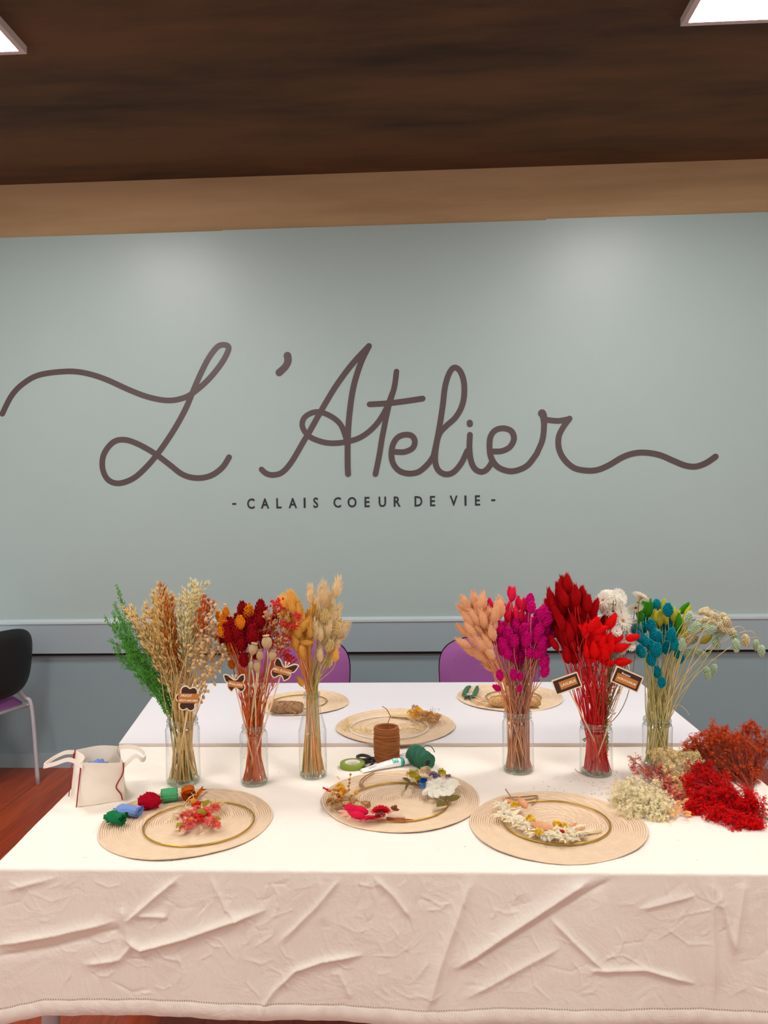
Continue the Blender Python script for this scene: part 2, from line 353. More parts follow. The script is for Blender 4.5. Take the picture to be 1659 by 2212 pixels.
# ---------------------------------------------------------------- tablecloth
def cloth_mat():
    m = bpy.data.materials.new('cotton_cloth'); m.use_nodes = True; nt = m.node_tree; b = nt.nodes['Principled BSDF']
    b.inputs['Base Color'].default_value = (*lin((247, 239, 224)), 1); b.inputs['Roughness'].default_value = .9; b.inputs['Specular IOR Level'].default_value = .15
    b.inputs['Sheen Weight'].default_value = .15
    tc = nt.nodes.new('ShaderNodeTexCoord')
    n = nt.nodes.new('ShaderNodeTexNoise'); n.inputs['Scale'].default_value = 12; n.inputs['Detail'].default_value = 9; n.inputs['Roughness'].default_value = .6; n.inputs['Distortion'].default_value = .5
    n2 = nt.nodes.new('ShaderNodeTexNoise'); n2.inputs['Scale'].default_value = 900
    nt.links.new(tc.outputs['Object'], n.inputs['Vector']); nt.links.new(tc.outputs['Object'], n2.inputs['Vector'])
    bp = nt.nodes.new('ShaderNodeBump'); bp.inputs['Strength'].default_value = .75; bp.inputs['Distance'].default_value = .008
    bp2 = nt.nodes.new('ShaderNodeBump'); bp2.inputs['Strength'].default_value = .25; bp2.inputs['Distance'].default_value = .0004
    nt.links.new(n.outputs['Fac'], bp.inputs['Height']); nt.links.new(n2.outputs['Fac'], bp2.inputs['Height']); nt.links.new(bp.outputs[0], bp2.inputs['Normal']); nt.links.new(bp2.outputs[0], b.inputs['Normal'])
    return m
M_cloth = cloth_mat()
def crease_seg(P):   # pixel polyline on the front plane -> xz
    return [(oy(x, y, FY).x, oy(x, y, FY).z) for x, y in P]
creases = []
for P, a, w in [([(0,2035),(130,2012),(250,1985)], .010, .014), ([(0,2060),(120,2040),(255,2003),(272,2025)], -.006, .012), ([(272,2022),(308,2045),(400,2020),(480,1992),(572,1962)], .012, .010),
        ([(278,2030),(268,1955)], .008, .010), ([(278,1985),(330,1940),(390,1890)], .009, .009), ([(190,2077),(262,2066),(290,2035)], .007, .010), ([(300,1974),(362,1976)], .006, .007),
        ([(985,2080),(1120,1992),(1300,1878)], .014, .017), ([(1000,2082),(1150,1995),(1340,1885)], -.007, .012), ([(925,2165),(950,2080),(1025,1880)], .008, .018), ([(598,2130),(640,2090),(700,2070),(780,2057)], .009, .008),
        ([(800,1885),(850,1930),(888,1978)], .006, .010), ([(600,2035),(680,1960),(740,1890)], .005, .008), ([(1537,1880),(1540,2150)], .006, .008), ([(1550,1920),(1580,2040)], .008, .008),
        ([(1580,2060),(1608,1890)], .006, .014), ([(1270,2085),(1390,2085),(1490,2115)], .007, .007), ([(1190,1980),(1240,2030),(1300,2085)], .006, .008), ([(560,2180),(600,2125)], .005, .008),
        ([(455,1890),(490,1960),(520,1990)], .004, .008), ([(690,1890),(700,1990)], .003, .01), ([(20,1920),(130,1890)], .005, .012), ([(1380,1960),(1500,1930)], .005, .01), ([(1010,2140),(1200,2040)], .006, .012), ([(730,2090),(760,2150)], .004, .01)]:
    creases.append((np.array(crease_seg(P)), a, w))
rs = random.Random(3)
for i in range(260):
    x, z = rs.uniform(-.9, .75), rs.uniform(.50, .74); an = rs.gauss(.5, .9); L = rs.uniform(.02, .1)
    creases.append((np.array([(x, z), (x+L*math.cos(an)*.6, z+L*math.sin(an)*.6), (x+L*math.cos(an+.3), z+L*math.sin(an+.3))]), rs.uniform(.0006, .0020)*rs.choice((1,1,-1)), rs.uniform(.0018, .004)))
def crease_disp(X, Z):
    D = np.zeros_like(X)
    for P, a, w in creases:
        best = np.full(X.shape, 9.); tb = np.zeros_like(X); n = len(P)-1
        for i in range(n):
            p, q = P[i], P[i+1]; d = q-p; l2 = (d**2).sum()+1e-9
            t = np.clip(((X-p[0])*d[0]+(Z-p[1])*d[1])/l2, 0, 1)
            dist = np.hypot(X-p[0]-t*d[0], Z-p[1]-t*d[1]); k = dist < best
            best = np.where(k, dist, best); tb = np.where(k, (i+t)/n, tb)
        fade = np.clip(np.minimum(tb, 1-tb)*5+.25, 0, 1)
        D += .95*a*fade*np.exp(-(best/(w*.62))**1.1)
    return D
NX, NZ = 700, 120
x0, x1 = xl(FY)-.004, .882
hem_px = [(0,2207),(50,2194),(110,2183),(250,2184),(400,2186),(550,2192),(700,2197),(850,2201),(950,2203),(1020,2199),(1100,2196),(1300,2200),(1500,2204),(1659,2208),(1900,2208)]
hx = np.array([oy(a, b_, FY).x for a, b_ in hem_px]); hz = np.array([oy(a, b_, FY).z for a, b_ in hem_px])
def cloth():
    V = []; F = []
    xs = np.linspace(x0, x1, NX)
    T = np.linspace(0, 1, NZ); X, Tt = np.meshgrid(xs, T, indexing='ij')
    zb = np.interp(xs, hx, hz)+.0007*np.sin(xs*61)+.0004*np.sin(xs*140+1); Z = CT-.006-(CT-.006-zb[:, None])*Tt
    wav = .006*np.sin(X*4.1+.5)+.004*np.sin(X*9.7)+.003*np.sin(X*17+2)
    Y = FY-.004-(crease_disp(X, Z)+wav*Tt**1.3+.004*Tt)*np.clip(Tt*14, 0, 1)-.010*np.clip(Tt,0,1)
    top = []
    NY = 60; ys = np.linspace(FY, MY-.001, NY)
    # index grids: front skirt rows 0..NZ-1 (bottom last)
    idx = {}
    def addv(p): V.append(p); return len(V)-1
    G = np.arange(NX*NZ).reshape(NX, NZ)
    for i in range(NX):
        for j in range(NZ): V.append((X[i,j], Y[i,j], Z[i,j]))
    F += [(G[i,j], G[i,j+1], G[i+1,j+1], G[i+1,j]) for i in range(NX-1) for j in range(NZ-1)]
    # top, bent over the front edge
    rows = [G[:, 0]]
    for y, z in [(FY-.003, CT-.002), (FY+.001, CT)]:
        rows.append([addv((x, y, z)) for x in xs])
    for y in ys[1:]:
        off = (y-FY)/(MY-FY)
        r = []
        for k in range(NX):
            s = k/(NX-1); xa = xl(y)-.004; x = xa+(x1-xa)*s
            z = CT+.0011*noise.noise((x*7, y*9, 0))+.0004*noise.noise((x*28, y*25, 3))
            r.append(addv((x, y, z)))
        rows.append(r)
    for a in range(len(rows)-1):
        for i in range(NX-1): F.append((rows[a][i], rows[a][i+1], rows[a+1][i+1], rows[a+1][i]))
    # side drops
    for k, sg in ((0, -1), (NX-1, 1)):
        edge = [r[k] for r in rows[1:]]; prev = edge
        for q in range(1, 9):
            cur = [addv((V[e_][0]+sg*(.004+.012*q/8+.008*q/8*math.sin(V[e_][1]*19)), V[e_][1], CT-.27*q/8)) for e_ in edge]
            for i in range(len(edge)-1): F.append((prev[i], cur[i], cur[i+1], prev[i+1]) if sg < 0 else (prev[i], prev[i+1], cur[i+1], cur[i]))
            prev = cur
    me = bpy.data.meshes.new('tablecloth'); me.from_pydata([tuple(map(float, v)) for v in V], [], [tuple(map(int, f)) for f in F]); me.materials.append(M_cloth)
    me.polygons.foreach_set('use_smooth', [True]*len(me.polygons))
    o = bpy.data.objects.new('tablecloth', me); col.objects.link(o)
    tag(o, 'creased off-white cotton tablecloth hanging down over the front of the long table', 'tablecloth')
    # hem band with drawn-thread stitching
    hb = MB(); st = MB(); Hz = .030
    Yi = lambda i, z: float(np.interp(-z, -Z[i, :], Y[i, :]))
    pv = None
    for i in range(NX):
        x = float(xs[i]); zb_ = float(zb[i]); zt = zb_+Hz
        ring = [(x, Yi(i, zt)-.0003, zt), (x, Yi(i, zt)-.0014, zt-.002), (x, Yi(i, zt-.013)-.0018-.0014*math.sin(x*150+2*math.sin(x*31)), zt-.013), (x, Yi(i, zb_+.002)-.0012, zb_), (x, Yi(i, zb_+.002)-.0005, zb_-.0006)]
        n0 = len(hb.v); hb.v += ring
        if i: 
            for q in range(4): hb.f.append((n0-5+q, n0-5+q+1, n0+q+1, n0+q)); hb.mi.append(0)
        if i % 2 == 0:
            z = zt+.003; y = Yi(i, z)-.0006; st.box(x-.0006, x+.0006, y-.0004, y+.0004, z-.0009, z+.0009)
    hb.build('hem', M_cloth, o); st.build('stitching', mat('stitch_holes', (150, 120, 98), rough=.9), o, smooth=False)
cloth()

# ---------------------------------------------------------------- chairs
M_purple = mat('purple_fabric', (150, 86, 148), rough=.85, sheen=.3, bump=.25, bump_scale=900, noise_amt=.06)
M_black = mat('black_plastic', (14, 14, 15), rough=.5)
def make_chair(loc, rot, label):
    """stacking chair facing +y in its own frame"""
    e = empty('stacking_chair', loc, label, 'chair', None)
    def shell(y, th, m, nm, gr=0):
        mb = MB(); n = 14; W, H = .235+gr, .175+gr
        v = []
        for s_ in (0, 1):
            for i in range(n+1):
                for j in range(n+1):
                    u, w = i/n*2-1, j/n*2-1
                    ex = 3.2
                    k = (abs(u)**ex+abs(w)**ex)**(1/ex); mxx = max(abs(u), abs(w), 1e-6); f = mxx/max(k, 1e-6) if k > 0 else 1
                    uu, ww = u*f, w*f
                    xx = uu*W*(1-.06*(1-ww)/2); zz = .675+ww*H
                    yy = y-.10*(zz-.5)*.9-.035*(1-uu*uu)*1.0+(th if s_ else 0)*(1-.9*(max(abs(u),abs(w))**10))
                    v.append((xx, yy, zz))
        N = (n+1)**2; F = []
        for i in range(n):
            for j in range(n):
                a = i*(n+1)+j; F.append((a, a+1, a+n+2, a+n+1)); F.append((N+a, N+a+n+1, N+a+n+2, N+a+1))
        mb.add(v, F); return mb.build(nm, m)
    parts = []
    parts.append(shell(-.19, .035, M_purple, 'backrest')); parts.append(shell(-.193, -.022, M_black, 'back_shell', .004))
    mb = MB(); n = 14; v = []
    for s_ in (0, 1):
        for i in range(n+1):
            for j in range(n+1):
                u, w = i/n*2-1, j/n*2-1; k = (abs(u)**4+abs(w)**4)**.25; mxx = max(abs(u), abs(w), 1e-6); f = mxx/max(k, 1e-6)
                v.append((u*f*.235, .01+w*f*.21, .43+(.045*(1-max(abs(u),abs(w))**8) if s_ else 0)))
    N = (n+1)**2; F = []
    for i in range(n):
        for j in range(n):
            a = i*(n+1)+j; F.append((a, a+1, a+n+2, a+n+1)); F.append((N+a, N+a+n+1, N+a+n+2, N+a+1))
    mb.add(v, F); parts.append(mb.build('seat', M_purple))
    for sx in (-1, 1):
        mb = MB(); P = catmull([(sx*.20,-.27,.0), (sx*.21,-.225,.40), (sx*.19,-.20,.46), (sx*.15,-.205,.51), (sx*.15,-.226,.58)], 6); mb.tube(P, .011, 8); parts.append(mb.build('leg', M_steel))
        mb = MB(); mb.tube([(sx*.215,.25,.0), (sx*.205,.19,.42)], .011, 8); parts.append(mb.build('leg', M_steel))
    mb = MB(); mb.tube([(-.205,-.2,.418), (.205,-.2,.418)], .01, 8); mb.tube([(-.205,.18,.418), (.205,.18,.418)], .01, 8)
    for sx in (-1, 1): mb.tube([(sx*.205,-.21,.42), (sx*.205,.19,.42)], .01, 8)
    parts.append(mb.build('seat_frame', M_steel))
    for p in parts: p.parent = e
    e.rotation_euler = (0, 0, rot); return e
cR = oy(1066, 1440, 3.62); cL = oy(645, 1440, 3.62)
make_chair((cL.x, 3.48, 0), math.pi, 'purple chair tucked under the bare white table, behind the orange and beige grasses')
make_chair((cR.x-.015, 3.48, 0), math.pi, 'purple chair tucked under the bare white table, behind the peach and magenta grasses')
make_chair((-2.40, 4.06, 0), math.radians(68), 'chair with black plastic back shell and purple seat at the left edge')
# office chair, mostly outside the frame
oc = empty('office_chair', (-2.62, 4.02, 0), 'swivel chair at the left edge of which one pale wheeled foot shows', 'chair')
mb = MB()
for k in range(5):
    an = k*math.tau/5+.12; mb.tube(catmull([(-2.62, 4.02, .13), (-2.62+.17*math.cos(an), 4.02+.17*math.sin(an), .12), (-2.62+.30*math.cos(an), 4.02+.30*math.sin(an), .075)], 5), .016, 8)
mb.tube([(-2.62,4.02,.10), (-2.62,4.02,.40)], .022, 12)
mb.build('base', mat('pale_plastic', (190, 190, 186), rough=.4), oc)
for k in range(5):
    an = k*math.tau/5+.12; x, y = -2.62+.30*math.cos(an), 4.02+.30*math.sin(an)
    a = MB()
    for s_ in (-.02, .008): a.lathe([(.0001, 0), (.026, 0), (.028, .004), (.026, .012), (.0001, .012)], 16, frame((x-s_*math.sin(an), y+s_*math.cos(an), .029), (-math.sin(an), math.cos(an), 0)))
    a.build('caster', M_black, oc)
a = MB(); a.ell((-2.62, 4.02, .44), (0,0,1), .1, .24, 24, 8); a.build('seat', M_purple, oc)
a = MB(); a.ell((-2.82, 4.02, .72), (1,0,.1), .08, .22, 24, 8); a.build('backrest', M_black, oc)


# ================================================================ placemats and hoops
def mat_straw(name, c):
    m = mat(name, c, rough=.85, noise_amt=.10, noise_scale=35, bump=.4, bump_scale=500)
    return m
M_straw = mat_straw('natural_straw', (232, 208, 174)); M_groove = mat('straw_groove_shade', (196, 166, 138), rough=.9)  # second straw tone is darker, painting shade into the grooves between rings
def placemat(cx, cy, z, R, seed, label, name='placemat'):
    rg = random.Random(seed); n = 144; rings = 38; prof = []
    for i in range(rings):
        r0 = R*i/rings; dr = R/rings; h = .0042+rg.uniform(-.0004, .0004)
        prof += [(max(r0, .0001), .0006, 1), (r0+dr*.20, h*.74, 0), (r0+dr*.5, h, 0), (r0+dr*.84, h*.74, 0)]
    prof += [(R, .0012, 0), (R-.0005, 0, 0)]
    ph = [rg.uniform(0, 6.28) for _ in range(5)]
    mb = MB(); vs = []
    for q, (r, h, _) in enumerate(prof):
        for k in range(n):
            a = math.tau*k/n; t = r/R
            rr = r*(1+t*t*(.012*math.sin(2*a+ph[0])+.010*math.sin(3*a+ph[1])+.004*math.sin(7*a+ph[2])))
            w = t**2*.0016*(1+math.sin(3*a+ph[3]))
            vs.append((cx+rr*math.cos(a), cy+rr*math.sin(a), z+h+w+.0002*math.sin(23*a+r*900)))
    fs = []; mi = []
    for i in range(len(prof)-1):
        for k in range(n): fs.append((i*n+k, i*n+(k+1)%n, (i+1)*n+(k+1)%n, (i+1)*n+k)); mi.append(1 if (i % 4 == 0 and ((k//6*7+i) % 11 < 10)) else 0)
    mb.add(vs, fs); mb.mi = mi
    o = mb.build(name, [M_straw, M_groove], loc=(cx, cy, z)); return tag(o, label, 'placemat', 'round woven placemats')
H = .0045
def mat_c(px, yt, yb, z): 
    a, b_ = oz(px, yb, z), oz(px, yt, z); return (a+b_)/2
mA = oz(403, 1775, CT); mB_ = oz(866, 1727, CT); mC = oz(1202, 1783, CT); mD = oz(855, 1569, BT); mE = oz(1101, 1507, BT); mF = oz(655, 1519, BT)
placemat(mA.x, mA.y, CT+.0004, .202, 1, 'oval-looking straw placemat at the front left, under the row of rolled ribbons')
placemat(mB_.x, mB_.y, CT+.0004, .200, 2, 'straw placemat in the front middle, under the hoop with red and white flower clusters')
placemat(mC.x, mC.y, CT+.0004, .199, 3, 'straw placemat at the front right, beside the heap of cream and red flowers')
placemat(mD.x, mD.y, BT+.0003, .196, 4, 'straw placemat on the bare white table, right behind the brown twine spool')
placemat(mE.x, mE.y, BT+.0003, .196, 5, 'straw placemat on the bare white table, with green pruners on it')
placemat(mF.x, mF.y, BT+.0003, .168, 6, 'straw placemat on the bare white table, behind the glass bottle')

M_gold = mat('brass', (196, 158, 62), rough=.32, metal=.85); M_wh = mat('white_enamel', (240, 236, 228), rough=.4)
M_jute = mat('jute_twine', (172, 132, 92), rough=.9, noise_amt=.25, noise_scale=300)
def hoop(px, py, z, R, m, label, pname='ring'):
    c = oz(px, py, z); e = empty('hoop', (c.x, c.y, z), label, 'hoop')
    mb = MB(); P = [(c.x+R*math.cos(a), c.y+R*math.sin(a), z+.0035) for a in [math.tau*k/96 for k in range(96)]]
    mb.tube(P, .0021, 8, closed=True); mb.build(pname, m, e); return e, c
hz_ = CT+.0055
hA, cA = hoop(431, 1780, hz_, .126, M_gold, 'brass ring lying bare on the front left placemat, around a small posy')
hB, cB = hoop(862, 1733, hz_, .124, M_gold, 'brass flower hoop with a red cluster and a white hydrangea cluster')
hC, cC = hoop(1200, 1777, hz_, .122, M_gold, 'brass flower hoop with a cream, yellow and peach garland on the right placemat')
hD, cD = hoop(841, 1573, BT+.005, .126, M_wh, 'white ring on the placemat behind the brown twine spool')
hE, cE = hoop(1109, 1508, BT+.005, .100, M_gold, 'brass ring on the far right placemat, behind the jar of magenta stems')
hF, cF = hoop(647, 1518, BT+.005, .100, M_gold, 'brass ring on the far left placemat, behind the glass bottle')
def twine(parent, px_pts, z, r=.0016, name='twine', m=None):
    mb = MB(); mb.tube(catmull([tuple(oz(p[0], p[1], z+(p[2] if len(p) > 2 else .003))) for p in px_pts], 6), r, 6); return mb.build(name, m or M_jute, parent)
twine(hB, [(786,1703), (779,1694), (781,1684), (792,1675), (806,1668), (818,1664,.006)], CT+.006)
twine(hB, [(790,1702), (783,1696), (786,1686), (797,1677), (808,1671)], CT+.007)
twine(hC, [(1148,1739), (1158,1730), (1160,1719), (1140,1720), (1112,1722), (1092,1724)], CT+.006)
twine(hC, [(1160,1722), (1145,1726), (1110,1727), (1098,1713,.01), (1092,1704,.02)], CT+.006)

# ================================================================ glassware
M_glass = glass('clear_glass')
M_rim = glass('rim_glass', (.93, .95, .93), (.36, .41, .39))
M_base = glass('thick_glass_base', (.86, .89, .84), (.50, .57, .50))
jars = {}
def make_jar(key, px, py_near, top_py, rb, rn, rr, label, kind='jar', shoulder=.83, name='glass_jar', grp=None):
    near = oz(px, py_near, CT); cy = near.y+rb; cx = oz(px, py_near-8, CT).x
    top = oy(px, top_py+4, cy).z; Hh = top-CT
    e = empty(name, (cx, cy, CT), label, kind); z = CT
    if kind == 'jar':
        out = [(rb*.86, .0005), (rb*.95, .003), (rb, .010), (rb, .03*1.0), (rb*.985, Hh*.5), (rb, Hh*(shoulder-.05)), (rb*.985, Hh*shoulder), (rb*.93, Hh*(shoulder+.035)), (rn, Hh*(shoulder+.055)), (rn, Hh-.020)]
        rim = [(rn, Hh-.020), (rn+.0022, Hh-.0185), (rn+.0022, Hh-.0165), (rn, Hh-.015), (rn, Hh-.010), (rn+.0022, Hh-.0085), (rn+.0022, Hh-.0065), (rn, Hh-.005), (rn+.0010, Hh-.002), (rn-.0004, Hh), (rn-.0022, Hh-.002), (rn-.0022, Hh-.02)]
    else:
        out = [(rb*.9, .0005), (rb, .006), (rb, .02), (rb, Hh*.50), (rb*.97, Hh*.56), (rb*.85, Hh*.65), (rb*.70, Hh*.74), (rn*1.10, Hh*.82), (rn, Hh*.88), (rn, Hh-.018)]
        rim = [(rn, Hh-.018), (rn+.002, Hh-.0165), (rn+.002, Hh-.0140), (rn, Hh-.0125), (rn, Hh-.008), (rn+.0018, Hh-.006), (rn+.0016, Hh-.002), (rn-.0004, Hh), (rn-.0020, Hh-.002), (rn-.0020, Hh-.018)]
    inner = [(max(.0001, r-.0022), zz) for r, zz in out]
    prof = catmull([(r, zz, 0) for r, zz in out], 4)
    mb = MB(); T = Matrix.Translation((cx, cy, z)); mb.lathe([(p.x, p.y) for p in prof], 48, T); mb.build('glass_body', M_glass, e)
    mb = MB(); mb.lathe(rim, 48, T); mb.build('threaded_rim', M_rim, e)
    mb = MB(); mb.lathe([(.0001, .0045), (rb*.55, .004), (rb*.86, .006), (rb*.93, .010), (rb*.90, .002), (rb*.6, .0008), (.0001, .0015)], 48, T); mb.build('glass_base', M_base, e)
    jars[key] = dict(c=Vector((cx, cy, CT)), rb=rb, rn=rn-.003, H=Hh, top=top)
make_jar('green', 392, 1703, 1546, .0455, .0395, 1, 'glass jar of green fern, golden oats and quaking grass, leftmost of the jars')
make_jar('red', 548, 1703, 1560, .0372, .0300, 1, 'glass jar of dark red and orange dried flowers with beige poppy pods')
make_jar('bottle', 675.5, 1687, 1491, .0378, .0215, 1, 'clear glass milk bottle holding orange and beige bunny tail grasses', kind='bottle', name='glass_bottle')
make_jar('pink', 1121, 1677, 1531, .0430, .0365, 1, 'glass jar of peach and magenta dried grasses', shoulder=.80)
make_jar('dkred', 1291, 1683, 1553, .0440, .0400, 1, 'glass jar of deep red grasses and white paper daisies')
make_jar('teal', 1423, 1668, 1546, .0410, .0360, 1, 'glass jar of teal and mint green grasses behind the cream flower heap')

# ================================================================ dried flower heads (shared meshes)
def head_lagurus(seed, L, r, hair):
    rg = random.Random(seed); mb = MB(); mb.lathe([(max(.0002, r*(math.sin(math.pi*min(1, t**.8)))**.7), t*L) for t in [i/7 for i in range(8)]], 8)
    for i in range(150):
        t = rg.uniform(.02, .98); a = rg.uniform(0, 6.283); rad = r*.85*max(.15, math.sin(math.pi*t**.8))**.7
        p = Vector((rad*math.cos(a), rad*math.sin(a), t*L)); d = Vector((math.cos(a)*.8, math.sin(a)*.8, 1.1+t)); mb.spike(p, d, hair*rg.uniform(.5, 1.2), .0007)
    return mb
def head_phalaris(seed, L, r):
    rg = random.Random(seed); mb = MB(); mb.lathe([(max(.0002, r*.85*(math.sin(math.pi*min(1, t**.85)))**.75), t*L) for t in [i/6 for i in range(7)]], 8)
    N = 75
    for i in range(N):
        t = (i+.5)/N; a = i*2.39996; rad = r*.8*max(.12, math.sin(math.pi*t**.85))**.75
        p = Vector((rad*math.cos(a), rad*math.sin(a), t*L*.93)); d = Vector((math.cos(a)*.75, math.sin(a)*.75, .9+t*.5)); mb.grain(p, d, .0068*rg.uniform(.8, 1.2), .0022)
    return mb
def proto_mesh(mb, m, nm, smooth=True):
    o = mb.build(nm, m, smooth=smooth); me = o.data; bpy.data.objects.remove(o); return me
def fluff(name, c, tr=.25, **k): return mat(name, c, rough=.9, spec=.1, noise_amt=.14, noise_scale=90, trans=tr, **k)
def stalk_mat(name, c): return mat(name, c, rough=.75, noise_amt=.2, noise_scale=45)
S_straw = stalk_mat('straw_stalk', (222, 190, 122)); S_green = stalk_mat('olive_stalk', (196, 178, 104)); S_orange = stalk_mat('orange_stalk', (214, 98, 36)); S_peach = stalk_mat('peach_stalk', (244, 168, 104))
S_pink = stalk_mat('rosy_brown_stalk', (192, 132, 104)); S_red = stalk_mat('red_stalk', (220, 22, 28)); S_brown = stalk_mat('brown_stalk', (140, 104, 52)); S_leafb = stalk_mat('dry_brown_leaf', (156, 118, 48)); S_fern = stalk_mat('fern_stalk', (60, 110, 48)); S_cream = stalk_mat('pale_stalk', (222, 200, 150)); S_lime = stalk_mat('sage_stalk', (200, 188, 120))
HM = {}
def heads(key, fn, m, n=3):
    HM[key] = [proto_mesh(fn(i), m, 'seed_head', smooth=True) for i in range(n)]
C = dict
heads('orange_l', lambda i: head_lagurus(i, .043, .0100, .011), fluff('orange_fluff', (255, 190, 90)))
heads('beige_l', lambda i: head_lagurus(i+5, .045, .0088, .014), fluff('beige_fluff', (240, 212, 160)))
heads('beige_p', lambda i: head_phalaris(i, .030, .0088), fluff('beige_bristle', (240, 214, 150)))
heads('peach_l', lambda i: head_lagurus(i+9, .047, .0105, .009), fluff('peach_fluff', (255, 188, 140)))
heads('hot_l', lambda i: head_lagurus(i+12, .036, .0085, .006), fluff('hot_pink_fluff', (244, 36, 84)))
heads('mag_p', lambda i: head_phalaris(i+3, .034, .0105), fluff('magenta_bristle', (222, 16, 130), .15))
heads('dred_l', lambda i: head_lagurus(i+15, .050, .0105, .007), fluff('deep_red_fluff', (172, 6, 14), .15))
heads('red_l', lambda i: head_lagurus(i+18, .042, .0105, .005), fluff('bright_red_fluff', (238, 16, 18), .2))
heads('crim_p', lambda i: head_phalaris(i+6, .042, .0125), fluff('crimson_bristle', (156, 14, 22), .15))
heads('orange_p', lambda i: head_phalaris(i+8, .032, .0105), fluff('amber_bristle', (244, 148, 26), .15))
heads('teal_p', lambda i: head_phalaris(i+10, .030, .0098), fluff('teal_bristle', (12, 152, 166), .15))
heads('dgreen_l', lambda i: head_lagurus(i+21, .046, .0085, .004), fluff('green_fluff', (58, 140, 28), .15))
heads('lime_l', lambda i: head_lagurus(i+24, .040, .0090, .004), fluff('lime_fluff', (200, 190, 60), .2))
heads('mint_p', lambda i: head_phalaris(i+14, .030, .0072), fluff('mint_bristle', (206, 228, 192), .2))
heads('cream_p', lambda i: head_phalaris(i+17, .031, .0074), fluff('cream_bristle', (246, 230, 190), .2))

HM['mag_dark'] = HM['mag_p']
def stem_path(J, head, d, spread=1.0, base_k=.72, k=14, bottom=.012, droop=0):
    c = J['c']; lateral = Vector((head.x-c.x, head.y-c.y, 0)); L = lateral.length
    ln = min(1, L/.13)*J['rn']*.55*spread; dirl = lateral.normalized() if L > 1e-4 else Vector((1,0,0))
    jit = Vector((rnd(-1,1), rnd(-1,1), 0))*J['rn']*.58
    nk = Vector((c.x, c.y, J['top']-.006))+dirl*ln+jit
    o = Vector((nk.x-c.x, nk.y-c.y, 0)); 
    if o.length > J['rn']*.92: o = o.normalized()*J['rn']*.92; nk = Vector((c.x, c.y, J['top']-.006))+o
    bs = Vector((c.x, c.y, CT+bottom))-dirl*J['rb']*base_k*.30*min(1, L/.13)*rnd(.3, 1)+Vector((rnd(-1,1), rnd(-1,1), 0))*J['rb']*.78
    o = Vector((bs.x-c.x, bs.y-c.y, 0))
    if o.length > J['rb']*.84: o = o.normalized()*J['rb']*.84; bs = Vector((c.x+o.x, c.y+o.y, bs.z))
    dist = (head-nk).length; t0 = (nk-bs).normalized()
    p1 = nk+t0*dist*.30; p2 = head-Vector(d).normalized()*dist*.28+Vector((0,0,droop))
    P = [bs, bs.lerp(nk, .5)]
    for i in range(k+1):
        t = i/k; P.append(nk*(1-t)**3+p1*3*t*(1-t)**2+p2*3*t*t*(1-t)+head*t**3)
    return P
def img_dir(ang, lean=0):   # angle clockwise from up as seen from the front
    a = math.radians(ang); return Vector((math.sin(a), lean, math.cos(a)))
def place_head(nm, me, p, d, root, s=1, sub=None):
    h = bpy.data.objects.new(nm, me); col.objects.link(h); h.parent = root
    h.matrix_local = Matrix.Translation(Vector(p)-Vector(root.location)) @ frame((0,0,0), d, rnd(0, 6.28)) @ Matrix.Diagonal((s, s, s, 1)); return h
def bunch(jar, key, pts, nm, label, cat, group, stalk, r=.0012, y0=-.05, y1=.05, hname='seed_head', s=1.12, defang=None, spread=1.0):
    J = jars[jar]
    for q in pts:
        px, py = q[0], q[1]
        Y = J['c'].y+(q[4] if len(q) > 4 else rnd(y0, y1)); p = oy(px, py, Y); c = J['c']
        if len(q) > 2 and q[2] is not None: d = img_dir(q[2], rnd(-.2,.2))
        else:
            nk = Vector((c.x, c.y, J['top'])); d = (p-nk).normalized()+Vector((rnd(-.16,.16), rnd(-.2,.2), .12)); d.normalize()
        sc_ = (q[3] if len(q) > 3 and q[3] else 1)*s*rnd(.9, 1.12)
        hl = .017*sc_; hb_ = p-d*hl
        P = stem_path(J, hb_, d, spread)
        root = empty(nm, P[0], label, cat, group)
        mb = MB(); R = [r*1.25]*3+[r*(1.15-.45*i/14) for i in range(14)]; mb.tube(P, R[:len(P)], 5); mb.build('stem', stalk, root)
        if key: place_head(hname, random.choice(HM[key]), hb_, d, root, sc_)
def inpoly(x, y, P):
    c = False; j = len(P)-1
    for i in range(len(P)):
        if (P[i][1] > y) != (P[j][1] > y) and x < (P[j][0]-P[i][0])*(y-P[i][1])/(P[j][1]-P[i][1])+P[i][0]: c = not c
        j = i
    return c
def sample(P, n, seed):
    rg = random.Random(seed); X = [p[0] for p in P]; Y = [p[1] for p in P]; out = []
    while len(out) < n:
        best = None
        for _ in range(10):
            while True:
                x, y = rg.uniform(min(X), max(X)), rg.uniform(min(Y), max(Y))
                if inpoly(x, y, P): break
            dd = min([(x-a)**2+(y-b)**2 for a, b in out] or [1e9])
            if best is None or dd > best[0]: best = (dd, x, y)
        out.append(best[1:])
    return out
LB = 'in the '
